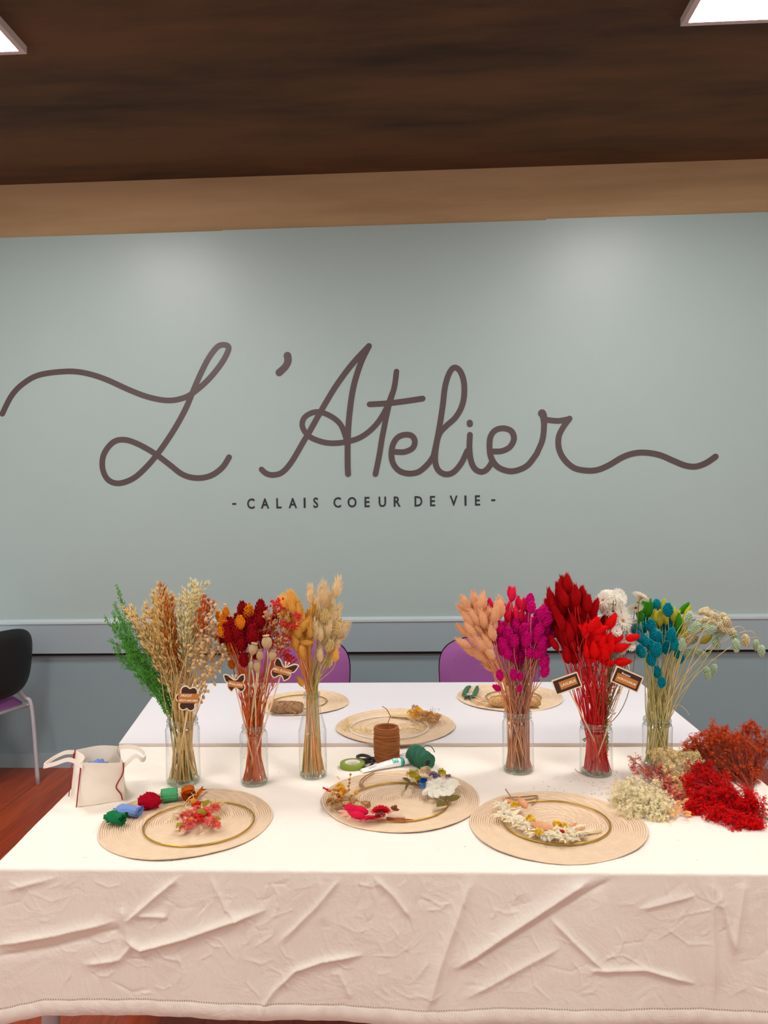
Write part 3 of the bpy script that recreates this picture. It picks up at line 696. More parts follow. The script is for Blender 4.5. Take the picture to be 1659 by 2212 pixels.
# ---- bottle
bunch('bottle', 'orange_l', sample([(605,1305),(630,1297),(655,1325),(672,1345),(675,1375),(665,1402),(650,1408),(628,1385),(617,1345)], 24, 1)+[(614,1312,-22),(636,1300,-18,1.1),(644,1312,-15),(616,1336,-60),(672,1325,20),(665,1352,30),(655,1355,40),(643,1392,-100,.8),(653,1404,170,.8,-.05),(671,1367,5,.8,-.05),(660,1388,90,.8,-.05)],
      'bunny_tail_stem', 'orange bunny tail grass stem standing in the glass milk bottle', 'dried flower', 'orange bunny tails in the bottle', S_peach)
bunch('bottle', 'orange_l', [(650,1475,-30,.6,-.05)], 'bunny_tail_stem', 'small orange bunny tail hanging lowest, left of the bottle neck', 'dried flower', None, S_peach)
bunch('bottle', 'beige_l', [(671,1291,-3),(698,1292,5,1.3),(706,1310,20,1.2),(727,1276,10),(684,1318,-8,1.1),(715,1340,15,1.3),(724,1332,25,1.1),(736,1366,40,1.2),(683,1368,2,.9,-.05),(692,1372,0,.9,-.05),(692,1418,0,.8,-.05),(733,1378,45),(708,1360,10),(697,1340,5,1.2),(724,1395,25),(716,1410,20)],
      'bunny_tail_stem', 'pale beige bunny tail grass stem standing in the glass milk bottle', 'dried flower', 'beige bunny tails in the bottle', S_green)
bunch('bottle', 'beige_p', [(702,1331),(690,1338),(703,1380),(717,1384),(732,1346),(727,1358),(710,1430,20),(706,1345),(712,1395)],
      'canary_seed_stem', 'beige bristly canary grass stem standing in the glass milk bottle', 'dried flower', 'beige canary grass in the bottle', S_green)
bunch('bottle', 'orange_l', [(725,1419,5,.85,-.04)], 'bunny_tail_stem', 'single orange bunny tail at the right of the beige ones in the bottle', 'dried flower', None, S_green)
# ---- pink jar
bunch('pink', 'peach_l', [(1008,1308,-25),(1026,1300,-12),(1040,1306,10),(1003,1322,-40),(1018,1322,-25),(1050,1325),(1030,1340,-35),(1016,1345,-35),(1006,1366,-50),(1035,1362,-30),(1048,1368),(1058,1338),(1080,1320,0,1.1),(1006,1392,-62),(1026,1384,-40),(1042,1395,-40),(1022,1408,-55),(1040,1418,-50),(1056,1438,-40),(1068,1350),(1056,1395),(1034,1322,-15),(1046,1345,-15),(1020,1365,-40),(1060,1412,-30),(1070,1330,5),(1012,1335,-38),(1064,1372,-10)],
      'bunny_tail_stem', 'peach bunny tail grass stem in the jar with magenta grasses', 'dried flower', 'peach bunny tails in the magenta jar', S_peach)
bunch('pink', 'hot_l', [(1102,1281,-4),(1107,1285,12),(1060,1308,-12),(1088,1312,-15),(1101,1312,10),(1120,1304,-3),(1131,1308,5),(1104,1328,-25),(1115,1326),(1127,1332),(1168,1320,28),(1042,1367,-30),(1096,1330,-8),(1133,1342),(1108,1345),(1095,1350)],
      'bunny_tail_stem', 'hot pink bunny tail grass stem in the jar between peach and magenta grasses', 'dried flower', 'hot pink bunny tails in the magenta jar', S_pink, y0=.0, y1=.05)
bunch('pink', 'mag_p', sample([(1078,1352),(1100,1362),(1125,1345),(1150,1325),(1180,1330),(1192,1355),(1196,1375),(1180,1402),(1168,1412),(1140,1425),(1112,1425),(1080,1400)], 54, 5)+[(1145,1296,8),(1148,1312,5),(1139,1310,-5),(1172,1326,15),(1178,1326,15),(1196,1345,45),(1203,1362,50),(1066,1381,-35,.9),(1078,1358),(1084,1405,-30),(1120,1433,5),(1150,1430,10)],
      'canary_seed_stem', 'magenta bristly canary grass stem in the dense pink bunch', 'dried flower', 'magenta canary grass in the jar', S_pink)
bunch('pink', 'mag_p', [(1080,1459,-8,.9,-.05),(1074,1486,-60,.6,-.05),(1110,1458,0,.8,-.05),(1124,1462,0,.7,-.05),(1176,1430,15,1,-.04),(1177,1450,15,1,-.04),(1122,1488,15,.5,-.05)],
      'canary_seed_stem', 'magenta canary grass stem with a low-hanging head below the dense pink bunch', 'dried flower', 'low magenta canary grass in the jar', S_pink)
# ---- deep red jar
bunch('dkred', 'dred_l', sample([(1192,1305),(1205,1290),(1222,1280),(1248,1290),(1268,1305),(1292,1335),(1285,1368),(1262,1395),(1232,1412),(1208,1380),(1196,1340)], 44, 8)+[(1228,1268,-5,1.1),(1216,1278,-4,1.1),(1192,1300,-14),(1206,1288,-10,.8),(1256,1294,3,1.1),(1270,1310,5),(1188,1322,-18),(1243,1296,0),(1282,1320,20),(1200,1395,-30,.8),(1225,1420,-10),(1240,1422,-8),(1300,1350,25)],
      'bunny_tail_stem', 'deep red bunny tail grass stem in the tall dark red bunch', 'dried flower', 'deep red bunny tails', S_red)
bunch('dkred', 'red_l', sample([(1262,1362),(1290,1355),(1308,1375),(1325,1382),(1322,1405),(1300,1415),(1285,1412),(1272,1400)], 13, 9)+[(1268,1410,-10,.9,-.06),(1285,1411,80,.8,-.06),(1276,1425,90,.8,-.05),(1325,1385,60),(1337,1400,72,1),(1292,1362,70,1),(1261,1362,-40,.8,-.05),(1281,1352,30)],
      'bunny_tail_stem', 'bright red bunny tail grass stem in front of the dark red bunch', 'dried flower', 'bright red bunny tails', S_red, y0=-.075, y1=-.03)
bunch('dkred', 'red_l', [(1318,1346,35,1.1,-.03)], 'bunny_tail_stem', 'bright red bunny tail tilted between the dark red bunch and the white daisies', 'dried flower', None, S_red)
bunch('dkred', 'red_l', [(1364,1378,78,.95,-.05)], 'bunny_tail_stem', 'bright red bunny tail pointing right in front of the teal grass', 'dried flower', None, S_red)
bunch('dkred', 'red_l', [(1342,1430,85,1,-.05),(1315,1431,-80,.9,-.04)], 'bunny_tail_stem', 'bright red bunny tail lying level just above the chalkboard tags', 'dried flower', 'level red bunny tails above the tags', S_red)
# ---- teal jar
bunch('teal', 'teal_p', [(1418,1306,8,.9),(1443,1316,-3,1.15),(1450,1343,2,1.2),(1403,1335),(1406,1350,5,1.1),(1373,1360,-15),(1388,1355,-5),(1427,1345),(1437,1358),(1413,1370),(1391,1382,-10),(1384,1406,-20),(1418,1403,10,1.1),(1407,1423,0),(1450,1370,5),(1456,1390,5),(1434,1381),(1463,1408,5),(1468,1420,20),(1419,1450,-8),(1429,1473,0),(1396,1342),(1421,1375),(1440,1398),(1404,1392),(1380,1375,-20)],
      'canary_seed_stem', 'teal bristly canary grass stem in the jar at the right end of the row', 'dried flower', 'teal canary grass in the jar', S_lime)
bunch('teal', 'dgreen_l', [(1382,1327,-5),(1397,1320,5),(1403,1318,5),(1474,1318,42),(1466,1352,5),(1390,1312,15),(1387,1350),(1379,1375,-12),(1462,1370,5)],
      'bunny_tail_stem', 'dark green bunny tail grass stem behind the teal heads', 'dried flower', 'dark green bunny tails in the teal jar', S_lime, y0=0, y1=.05)
bunch('teal', 'lime_l', [(1418,1336,-5),(1433,1313,4),(1438,1336,5),(1484,1324,28),(1462,1337,15),(1475,1345,20),(1455,1330,5),(1412,1345),(1426,1338),(1470,1360,15),(1478,1372,20),(1524,1382,55)],
      'bunny_tail_stem', 'lime yellow bunny tail grass stem behind the teal heads', 'dried flower', 'lime bunny tails in the teal jar', S_lime, y0=0, y1=.05)
bunch('teal', 'mint_p', [(1488,1334,15),(1473,1392,10),(1502,1352,60),(1505,1362,75),(1516,1412,115),(1498,1382,45),(1487,1410,70),(1555,1370,80),(1548,1390,170),(1520,1354,75),(1535,1358,80),(1584,1372,150),(1590,1395,178),(1633,1394,178),(1645,1407,175),(1500,1360,70),(1528,1455,172),(1541,1447,-160)],
      'canary_seed_stem', 'mint green canary grass stem arching to the right of the teal jar', 'dried flower', 'mint canary grass arching from the teal jar', S_lime)
bunch('teal', 'cream_p', [(1520,1320,60),(1532,1325,100),(1543,1330,115),(1550,1342,95),(1560,1350,100),(1566,1334,135),(1572,1345,150),(1480,1368,20),(1494,1376,30),(1540,1350,85),(1558,1358,100),(1570,1360,110),(1526,1340,70),(1611,1385,178),(1578,1362,120),(1485,1385,15),(1510,1345,60)],
      'canary_seed_stem', 'cream canary grass stem in the arching sheaf right of the teal jar', 'dried flower', 'cream canary grass arching from the teal jar', S_cream)
# ---- red jar
bunch('red', 'crim_p', [(523,1320,0),(562,1318,6,1.1),(537,1335,-5,1.3),(547,1345,10,1.3),(553,1350,15,1.2),(500,1357,-12,1.2),(512,1366,-8,1.2),(494,1372,-14,1.2),(486,1382,-30,1.1),(530,1368,0,1.3),(545,1376,5,1.2),(562,1345,15),(507,1400,-14,1.1),(554,1412,5,.9),(572,1385,20),(540,1360,0,1.2),(516,1345,-10),(522,1390,-5,1.1),(590,1345,15,1),(560,1370,10,1)],
      'canary_seed_stem', 'crimson bristly canary grass stem among the poppy pods', 'dried flower', 'crimson canary grass in the second jar', S_orange)
bunch('red', 'crim_p', [(527,1428,0,.9,-.055)], 'canary_seed_stem', 'rounded crimson head hanging lowest, left of the beige poppy pods', 'dried flower', None, S_orange)
bunch('red', 'orange_p', [(476,1332,-20),(485,1345,-20),(492,1352,-15),(470,1376,-60,.9),(480,1366,-40),(537,1322,10),(518,1345,0),(532,1354,0,.8),(488,1322,0,.8),(478,1352,-30),(496,1400,-20)],
      'canary_seed_stem', 'amber orange canary grass stem at the left of the crimson heads', 'dried flower', 'amber canary grass in the second jar', S_orange)
bunch('red', 'orange_p', [(500,1435,-20,.8,.02)], 'canary_seed_stem', 'amber head hanging low above the left butterfly tag', 'dried flower', None, S_orange)

# ---- brown leafy stalks of the daisies
for i in range(16):
    J = jars['dkred']; p = oy(rnd(1302, 1342), rnd(1400, 1490), J['c'].y+rnd(-.02,.04)); nk = Vector((J['c'].x+rnd(.006,.030), J['c'].y+rnd(-.02,.02), J['top']-.006)); bs = Vector((J['c'].x+rnd(.004,.028), J['c'].y+rnd(-.02,.02), CT+rnd(.05,.09)))
    P = catmull([bs, nk, nk.lerp(p, .5)+Vector((rnd(-.003,.003),0,0)), p], 6); root = empty('dried_stalk', bs, 'brown leafy stalk in the right half of the deep red jar', 'dried flower', 'brown leafy stalks in the deep red jar')
    mb = MB(); mb.tube(P, .0013, 5); mb.build('stem', S_brown, root); mb = MB()
    for k in range(34): q = random.choice(P); mb.leaf(q+rvec()*.002, rvec()+Vector((0,0,-.3)), rnd(.008,.016), rnd(.0018,.003))
    mb.build('leaves', S_leafb, root)
# ---- poppy pods
M_pod = mat('poppy_pod_skin', (206, 174, 128), rough=.8, noise_amt=.18, noise_scale=160, bump=.5, bump_scale=150)
def pod_mesh():
    mb = MB(); mb.lathe([(.0002,0),(.35,.02),(.30,.10),(.42,.18),(.75,.34),(.98,.60),(1.0,.85),(.85,1.12),(.55,1.30),(.48,1.36),(.50,1.40)], 20)
    n = 22; v = [(0,0,1.52)]; 
    for k in range(n):
        a = math.tau*k/n; r = .78 if k % 2 else .52; v += [(r*math.cos(a), r*math.sin(a), 1.42+(.10 if k % 2 else .04))]
    mb.add(v, [(0, 1+k, 1+(k+1)%n) for k in range(n)]); v2 = [(x*.9, y*.9, z-.05) for x, y, z in v]; mb.add(v2, [(0, 1+(k+1)%n, 1+k) for k in range(n)])
    return mb
HM['pod'] = [proto_mesh(pod_mesh(), M_pod, 'seed_pod')]
J = jars['red']
for px, py, w, h, ang, lab in [(544,1403,21,29,14,'poppy pod stem, left of the two large pods'), (578,1389,23,33,-3,'poppy pod stem with the largest and highest pod'), (561,1416,16,26,5,'poppy pod stem, middle pod of the second row'),
                         (585,1416,18,25,18,'poppy pod stem, pod nearest the right butterfly tag'), (545,1436,10,22,-6,'poppy pod stem with the slimmest pod'), (555,1440,16,26,3,'poppy pod stem with the lowest pod')]:
    Y = J['c'].y-.065; k = Y/FPX; p = oy(px, py+h*.45, Y); d = img_dir(ang, -.15)
    P = stem_path(J, p, d, .8); root = empty('dried_poppy', P[0], 'beige '+lab, 'dried flower', 'poppy pods in the second jar')
    mb = MB(); mb.tube(P, .0019, 6); mb.build('stem', S_cream, root)
    o = bpy.data.objects.new('seed_pod', HM['pod'][0]); col.objects.link(o); o.parent = root
    s = w*k/2; o.matrix_local = Matrix.Translation(p-Vector(root.location)) @ frame((0,0,0), d) @ Matrix.Diagonal((s, s, h*k/1.5, 1))

# ---- panicles: oats
def seg_at(P, s):   # P polyline, s distance from the tip
    acc = 0
    for i in range(len(P)-1, 0, -1):
        L = (P[i]-P[i-1]).length
        if acc+L >= s: return P[i].lerp(P[i-1], (s-acc)/L), (P[i]-P[i-1]).normalized()
        acc += L
    return P[0], (P[1]-P[0]).normalized()
def oats(jar, pts, label, group, m, stalk, plen=.17, n=46, L=.019, w=.0021, nm='oat_stem'):
    J = jars[jar]
    for q in pts:
        Y = J['c'].y+rnd(-.05, .05); tip = oy(q[0], q[1], Y); c = J['c']; d = (tip-Vector((c.x, c.y, J['top']))).normalized()+Vector((rnd(-.1,.1), 0, .1))
        if len(q) > 2: d = img_dir(q[2])
        P = [Vector(p) for p in stem_path(J, tip, d)]
        root = empty(nm, P[0], label, 'dried flower', group)
        mb = MB(); mb.tube(P, [.0014]*3+[.0013-.0008*i/14 for i in range(14)], 5); mb.build('stem', stalk, root)
        mb = MB(); pl = plen*rnd(.85, 1.15)
        for i in range(n):
            s_ = pl*(i/n)**1.05; p, t = seg_at(P, s_); o = rvec(); o = (o-t*o.dot(t)).normalized(); reach = rnd(.004, .012)*(.5+min(1, s_/.08)*.7)
            a = p+o*reach+t*rnd(0,.01); dd = t+o*rnd(.1,.65); mb.tube([p, a], .0003, 3); dd.normalize()
            for sg in (1, -1):
                side = t.cross(o)*sg*.22; mb.grain(a, dd+side, L*rnd(.75,1.15), w)
        mb.build('oat_panicle', m, root)
M_oat = fluff('golden_oat_husk', (244, 212, 140), .3); M_rust = fluff('rust_oat_husk', (216, 130, 52), .3); M_ivory = fluff('ivory_oat_husk', (250, 234, 182), .3); M_ora = fluff('orange_husk', (226, 112, 40), .3)
oats('green', [(276,1322,-35),(284,1318,-30),(318,1328,-30),(333,1290,-8),(337,1300,-10),(312,1344,-25),(322,1312,-25),(330,1335),(346,1276,-3),(355,1284,3),(300,1360,-28),(345,1310),(362,1290,5),(371,1300,8),(340,1340),(318,1365,-25),(335,1375),(350,1350)],
     'golden cream oat stem in the left half of the leftmost jar', 'golden oats in the leftmost jar', M_oat, S_straw)
oats('green', [(350,1276,0),(347,1295,-5),(358,1300,0),(369,1300,5),(364,1320),(355,1325),(372,1340),(378,1370)],
     'rust brown oat stem in the middle of the leftmost jar', 'rust oats in the leftmost jar', M_rust, S_straw)
oats('green', [(392,1294,3),(388,1300,-3),(403,1275,-15),(418,1264,5),(424,1270,8),(440,1267,55),(405,1310),(418,1300),(430,1292,10),(412,1330),(398,1340)],
     'ivory oat stem right of the rust oats in the leftmost jar', 'ivory oats in the leftmost jar', M_ivory, S_straw)
oats('green', [(441,1295,5),(436,1318,0),(446,1305,10),(457,1308,12)],
     'orange feathery grass stem behind the quaking grass', 'orange feathery grass in the leftmost jar', M_ora, S_straw, plen=.10, L=.012)
# ---- quaking grass
M_briza = fluff('quaking_grass_husk', (238, 206, 152), .25); M_brizao = fluff('amber_flower', (236, 160, 40), .2)
def briza(pts, label, group, J=jars['green']):
    for q in pts:
        Y = J['c'].y+rnd(-.06, .03); tip = oy(q[0], q[1], Y); d = img_dir(q[2] if len(q) > 2 else (tip.x-J['c'].x)*220)
        P = [Vector(p) for p in stem_path(J, tip, d)]; root = empty('quaking_seed_stem', P[0], label, 'dried flower', group)
        mb = MB(); mb.tube(P, [.0010]*3+[.0010-.0006*i/14 for i in range(14)], 4)
        hd = MB(); pl = rnd(.05, .10); n = random.randint(7, 11)
        for i in range(n):
            s_ = pl*i/n; p, t = seg_at(P, s_); o = rvec(); o = (o-t*o.dot(t)).normalized()
            a = p+o*rnd(.006,.016)+t*.006; b_ = a+o*.003+Vector((0,0,-.006)); mb.tube([p, a, b_], .0003, 3)
            dd = Vector((o.x*.6, o.y*.6, rnd(-1,.2))); L = rnd(.010,.015)
            hd.lathe([(.0002,0),(.0036,.25*L),(.0046,.5*L),(.003,.8*L),(.0002,L)], 7, frame(b_, dd))
            for k in range(3): hd.grain(b_+dd.normalized()*L*.25*k, dd+rvec()*.4, L*.45, .0022)
        mb.build('stem', S_straw, root); hd.build('seed_heads', M_briza, root)
briza([(473,1300,20),(455,1316,15),(495,1330,60),(440,1360,5),(425,1372,-10),(470,1400,25),(482,1418,45),(502,1402,60),(460,1420,20),(440,1440,5),(447,1458,10),(465,1345,20),(480,1360,30),(490,1345,55),(430,1350,-5),(452,1375,10),(475,1380,30),(488,1392,45),(452,1400,12),(498,1320,70),(508,1330,80),(445,1335,5),(435,1400,0),(462,1440,20),(421,1395,-8)],
      'beige quaking grass stem with hanging oval spikelets, right side of the leftmost jar', 'quaking grass in the leftmost jar')
# ---- green fern sprays
M_fern = fluff('green_leaflets', (94, 168, 62), .35)
def fern(pts, label, group):
    J = jars['green']
    for q in pts:
        Y = J['c'].y+rnd(-.05, .04); tip = oy(q[0], q[1], Y); P = [Vector(p) for p in stem_path(J, tip, img_dir(q[2]))]
        root = empty('fern_stem', P[0], label, 'dried flower', group)
        mb = MB(); mb.tube(P, [.0014]*3+[.0013-.0009*i/14 for i in range(14)], 5); lf = MB()
        tot = sum((P[i+1]-P[i]).length for i in range(2, len(P)-1)); n = int(tot/.0045)
        for i in range(n):
            f = i/n; s_ = tot*f*.95; p, t = seg_at(P, s_); o = rvec(); o = (o-t*o.dot(t)).normalized()
            Lb = (.006+.034*math.sin(math.pi*min(1, f*1.15+.03))**.8)*rnd(.4, 1)*q[3]
            e_ = p+(o*.8+t*.9).normalized()*Lb; mb.tube([p, e_], .0003, 3)
            for k in range(int(4+Lb*320)):
                c_ = p.lerp(e_, rnd(.25, 1.05))+rvec()*.0035; lf.leaf(c_, rvec()+t*.6, rnd(.0035,.0065), .0024)
        mb.build('stem', S_fern, root); lf.build('leaflets', M_fern, root)
fern([(254,1268,-8,.45),(250,1305,-12,.6),(258,1325,-15,.9),(227,1335,-35,.45),(245,1325,-10,.4),(247,1350,-30,1),(265,1350,-20,1),(245,1385,-30,1),(262,1395,-35,1.1),(280,1375,-25,1),(275,1430,-45,1),(295,1410,-30,1),(300,1460,-45,.9)],
     'bright green feathery fern spray on the left side of the leftmost jar', 'green fern sprays')
# ---- red and beige button clusters
M_mr = mat('red_buds', (214, 36, 28), rough=.7, noise_amt=.2); M_mb = mat('beige_buds', (206, 160, 108), rough=.8, noise_amt=.2)
def buds(pts, label, group, m, J=jars['red'], stalk=S_orange, n=16, R=.014, nm='button_flower'):
    for q in pts:
        Y = J['c'].y+rnd(-.04, .05); c = oy(q[0], q[1], Y); d = img_dir(min(80,(c.x-J['c'].x)*260)); P = [Vector(p) for p in stem_path(J, c-d*.02, d)]
        root = empty(nm, P[0], label, 'dried flower', group); mb = MB(); mb.tube(P, [.0011]*3+[.0011-.0005*i/14 for i in range(14)], 4); hd = MB(); base = P[-1]
        for i in range(n):
            o = rvec(); p = c+Vector((o.x, o.y, o.z*.7))*R*rnd(.4,1.25); mb.tube([base, base.lerp(p, .5)+d*.002, p], .0004, 3); dd = (p-base).normalized(); s = rnd(.7,1.1)
            hd.lathe([(.0002,-.002*s),(.0026*s,0),(.0032*s,.003*s),(.0024*s,.0045*s)], 6, frame(p, dd), cap1=True)
            for k in range(4): hd.grain(p+dd*.002, dd+rvec()*.8, .0055*s, .0013)
        mb.build('stem', stalk, root); hd.build('bud_cluster', m, root)
buds([(575,1318),(594,1308),(600,1318),(612,1348),(640,1310),(633,1322),(626,1352),(570,1362),(602,1375),(618,1378),(636,1352),(612,1408),(628,1428),(620,1420),(577,1345),(588,1390),(598,1300),(640,1333)],
     'stem with small scarlet buds, right side of the second jar', 'scarlet bud stems in the second jar', M_mr)
buds([(578,1330),(600,1334),(585,1352),(612,1332),(574,1356),(595,1348),(614,1362),(600,1400),(606,1385),(590,1365),(612,1392),(565,1340)],
     'stem with small beige buds among the scarlet ones in the second jar', 'beige bud stems in the second jar', M_mb)
# filler: orange and yellow leaves at the seam between the two left bunches
oats('red', [(575,1470,10),(590,1480,18),(560,1470,0)], 'thin orange stem without a head in the second jar', 'bare orange stems in the second jar', M_ora, S_orange, plen=.02, n=3)
# ---- white paper daisies
M_pet = fluff('white_petal', (246, 240, 226), .3); M_cen = mat('yellow_brown_eye', (190, 146, 70), rough=.9, noise_amt=.3, noise_scale=400); M_dk = mat('dark_brown_eye', (74, 50, 34), rough=.9)
def daisy():
    mb = MB()
    for ring, (n, L, el) in enumerate(((22, 1, .15), (18, .92, .45), (14, .72, .8))):
        for k in range(n):
            a = math.tau*k/n+ring*.13+rnd(-.06,.06); d = Vector((math.cos(a)*math.cos(el), math.sin(a)*math.cos(el), math.sin(el)+rnd(-.08,.08)))
            mb.leaf((math.cos(a)*.15, math.sin(a)*.15, .04*ring), d, L*rnd(.85,1.05), .2, nrm=(math.cos(a+1.57), math.sin(a+1.57), .01), bend=-.12)
    return mb
def daisy2():
    mb = MB()
    for ring, (n, L, el) in enumerate(((22, 1, .15), (18, .92, .45), (14, .72, .8))):
        for k in range(n):
            a = math.tau*k/n+ring*.13+rnd(-.06,.06); ca, sa = math.cos(a), math.sin(a); c, s = math.cos(el), math.sin(el)
            R = lambda t, w, l=0: (ca*(.12+t*L*c)-sa*w, sa*(.12+t*L*c)+ca*w, .04*ring+t*L*s*.8-.12*t*t+l)
            mb.add([R(0,-.04), R(0,.04), R(.4,-.085), R(.4,.085), R(.8,-.08), R(.8,.08), R(1,0)], [(0,1,3,2),(2,3,5,4),(4,5,6)])
    return mb
HM['daisy'] = [proto_mesh(daisy2(), M_pet, 'petals') for _ in range(3)]
mb = MB(); mb.lathe([(.0001,.12),(.14,.11),(.22,.05),(.22,-.02)], 14)
for i in range(40): 
    a = i*2.4; r = .22*math.sqrt(i/40); mb.spike((r*math.cos(a), r*math.sin(a), .06), (0,0,1), .12, .025)
HM['eye_y'] = [proto_mesh(mb, M_cen, 'flower_center')]; HM['eye_d'] = [proto_mesh(mb, M_dk, 'flower_center')]
mb = MB(); mb.lathe([(.05,-.42),(.16,-.3),(.2,-.08),(.16,0)], 10); HM['calyx'] = [proto_mesh(mb, M_cen, 'calyx')]
J = jars['dkred']
def daisies(pts, label, group, look):
    for px, py, R, dr, eye in pts:
        Y = J['c'].y+look+rnd(-.03,.03); p = oy(px, py, Y); d = Vector(dr).normalized(); k = Y/FPX*R*1.12
        d0 = Vector((d.x*.3, d.y*.3, .9)).normalized(); P = stem_path(J, p-d*k*.3, d0, .9, bottom=.09)
        root = empty('paper_daisy', P[0], label, 'dried flower', group)
        mb = MB(); mb.tube(P, .0011, 5)
        for q in range(4):
            a, t = seg_at([Vector(v) for v in P], rnd(.05,.28)); mb.leaf(a, t+rvec()*.8, rnd(.012,.02), .003)
        mb.build('stem', S_brown, root)
        f = place_head('flower_head', random.choice(HM['daisy']), p, d, root, k)
        for nm2, ky in (('flower_center', eye), ('calyx', 'calyx')):
            c2 = bpy.data.objects.new(nm2, HM[ky][0]); col.objects.link(c2); c2.parent = f
daisies([(1303,1297,18,(-.6,-.6,.5),'eye_y'),(1322,1306,19,(.1,-.3,1),'eye_y'),(1315,1283,17,(0,-.2,1),'eye_y'),(1338,1290,18,(.5,-.8,.4),'eye_d'),(1384,1290,18,(.5,.2,.8),'eye_y'),(1373,1312,15,(0,-.5,-.6),'eye_d'),(1341,1324,17,(.1,-.9,.5),'eye_d'),(1345,1341,19,(.1,-1,.35),'eye_y'),(1360,1336,16,(.9,-.2,.4),'eye_y'),(1325,1322,15,(-.4,-.5,.7),'eye_d'),(1350,1352,15,(.6,-.4,.2),'eye_y'),(1306,1312,15,(-.9,-.3,.2),'eye_y'),(1327,1288,15,(.1,-.6,.7),'eye_y')],
        'white paper daisy in the cluster right of the deep red bunch', 'white paper daisies', .02)
daisies([(1332,1364,11,(.1,-.9,.5),'eye_y'),(1360,1392,14,(.4,-.8,.4),'eye_y'),(1356,1370,13,(.7,-.2,.5),'eye_y'),(1354,1438,11,(.8,-.3,.3),'eye_y'),(1303,1450,9,(-.2,-1,.2),'eye_y'),(1317,1480,6,(.4,-.6,.5),'eye_y'),(1347,1404,12,(.4,-.4,-.3),'eye_y')],
        'small white paper daisy hanging low under the daisy cluster', 'low white paper daisies', -.02)
# ---- extra headless stalks that thicken each sheaf
def bare(jar, n, label, group, m, wid=.05, hgt=.16):
    J = jars[jar]; c = J['c']
    for i in range(n):
        a = rnd(0, 6.28); h = Vector((c.x+math.cos(a)*wid*rnd(.2,1), c.y+math.sin(a)*wid*rnd(.2,.8), J['top']+hgt*rnd(.55, 1))); d = (h-Vector((c.x, c.y, J['top']-.05))).normalized()
        P = stem_path(J, h, d); root = empty('dried_stalk', P[0], label, 'dried flower', group); mb = MB(); mb.tube(P, [.0019]*3+[.0018-.0010*i/14 for i in range(14)], 5); mb.build('stem', m, root)
bare('green', 34, 'headless straw stalk in the leftmost jar', 'straw stalks in the leftmost jar', S_straw, .045, .14)
bare('red', 16, 'headless orange stalk in the jar with poppy pods', 'orange stalks in the second jar', S_orange, .045, .12)
bare('bottle', 12, 'headless greenish stalk in the milk bottle', 'stalks in the bottle', S_green, .02, .1)
bare('pink', 18, 'headless rosy brown stalk in the magenta jar', 'stalks in the magenta jar', S_pink, .045, .12)
bare('dkred', 12, 'headless red stalk in the deep red jar', 'red stalks in the deep red jar', S_red, .03, .12)
bare('teal', 20, 'headless pale green stalk in the teal jar', 'stalks in the teal jar', S_lime, .035, .12)
# curled loose straw at the teal jar's rim
J = jars['teal']; Yt = J['c'].y; q0 = oy(1449, 1542, Yt)
root = empty('dried_stalk', (J['c'].x+.02, Yt, CT+.02), 'thin pale curled straw hooking out over the rim of the teal jar', 'dried flower'); mb = MB()
mb.tube(catmull([(J['c'].x+.02, Yt, CT+.02), tuple(q0), tuple(oy(1455,1528,Yt)), tuple(oy(1466,1523,Yt)), tuple(oy(1480,1532,Yt)), tuple(oy(1489,1545,Yt))], 6), .0009, 5); mb.build('stem', S_cream, root)

# ================================================================ plant tags
M_board = mat('birch_board', (244, 220, 182), rough=.7, noise_amt=.06, noise_scale=60); M_chalk = mat('chalkboard_brown', (58, 28, 18), rough=.7); M_kraft = mat('kraft_label', (196, 120, 44), rough=.75, noise_amt=.08, noise_scale=200); M_ink = mat('white_ink', (250, 244, 226), rough=.8); M_stick = mat('wooden_stick', (236, 200, 160), rough=.7)
def inset(P, d):
    n = len(P); out = []; A = sum(P[i][0]*P[(i+1)%n][1]-P[(i+1)%n][0]*P[i][1] for i in range(n)); sg = 1 if A > 0 else -1
    for i in range(n):
        a, b_, c = Vector(P[i-1]), Vector(P[i]), Vector(P[(i+1)%n]); t = ((b_-a).normalized()+(c-b_).normalized()); t = t.normalized() if t.length > 1e-6 else (b_-a).normalized()
        out.append((b_.x-sg*t.y*d, b_.y+sg*t.x*d))
    return out
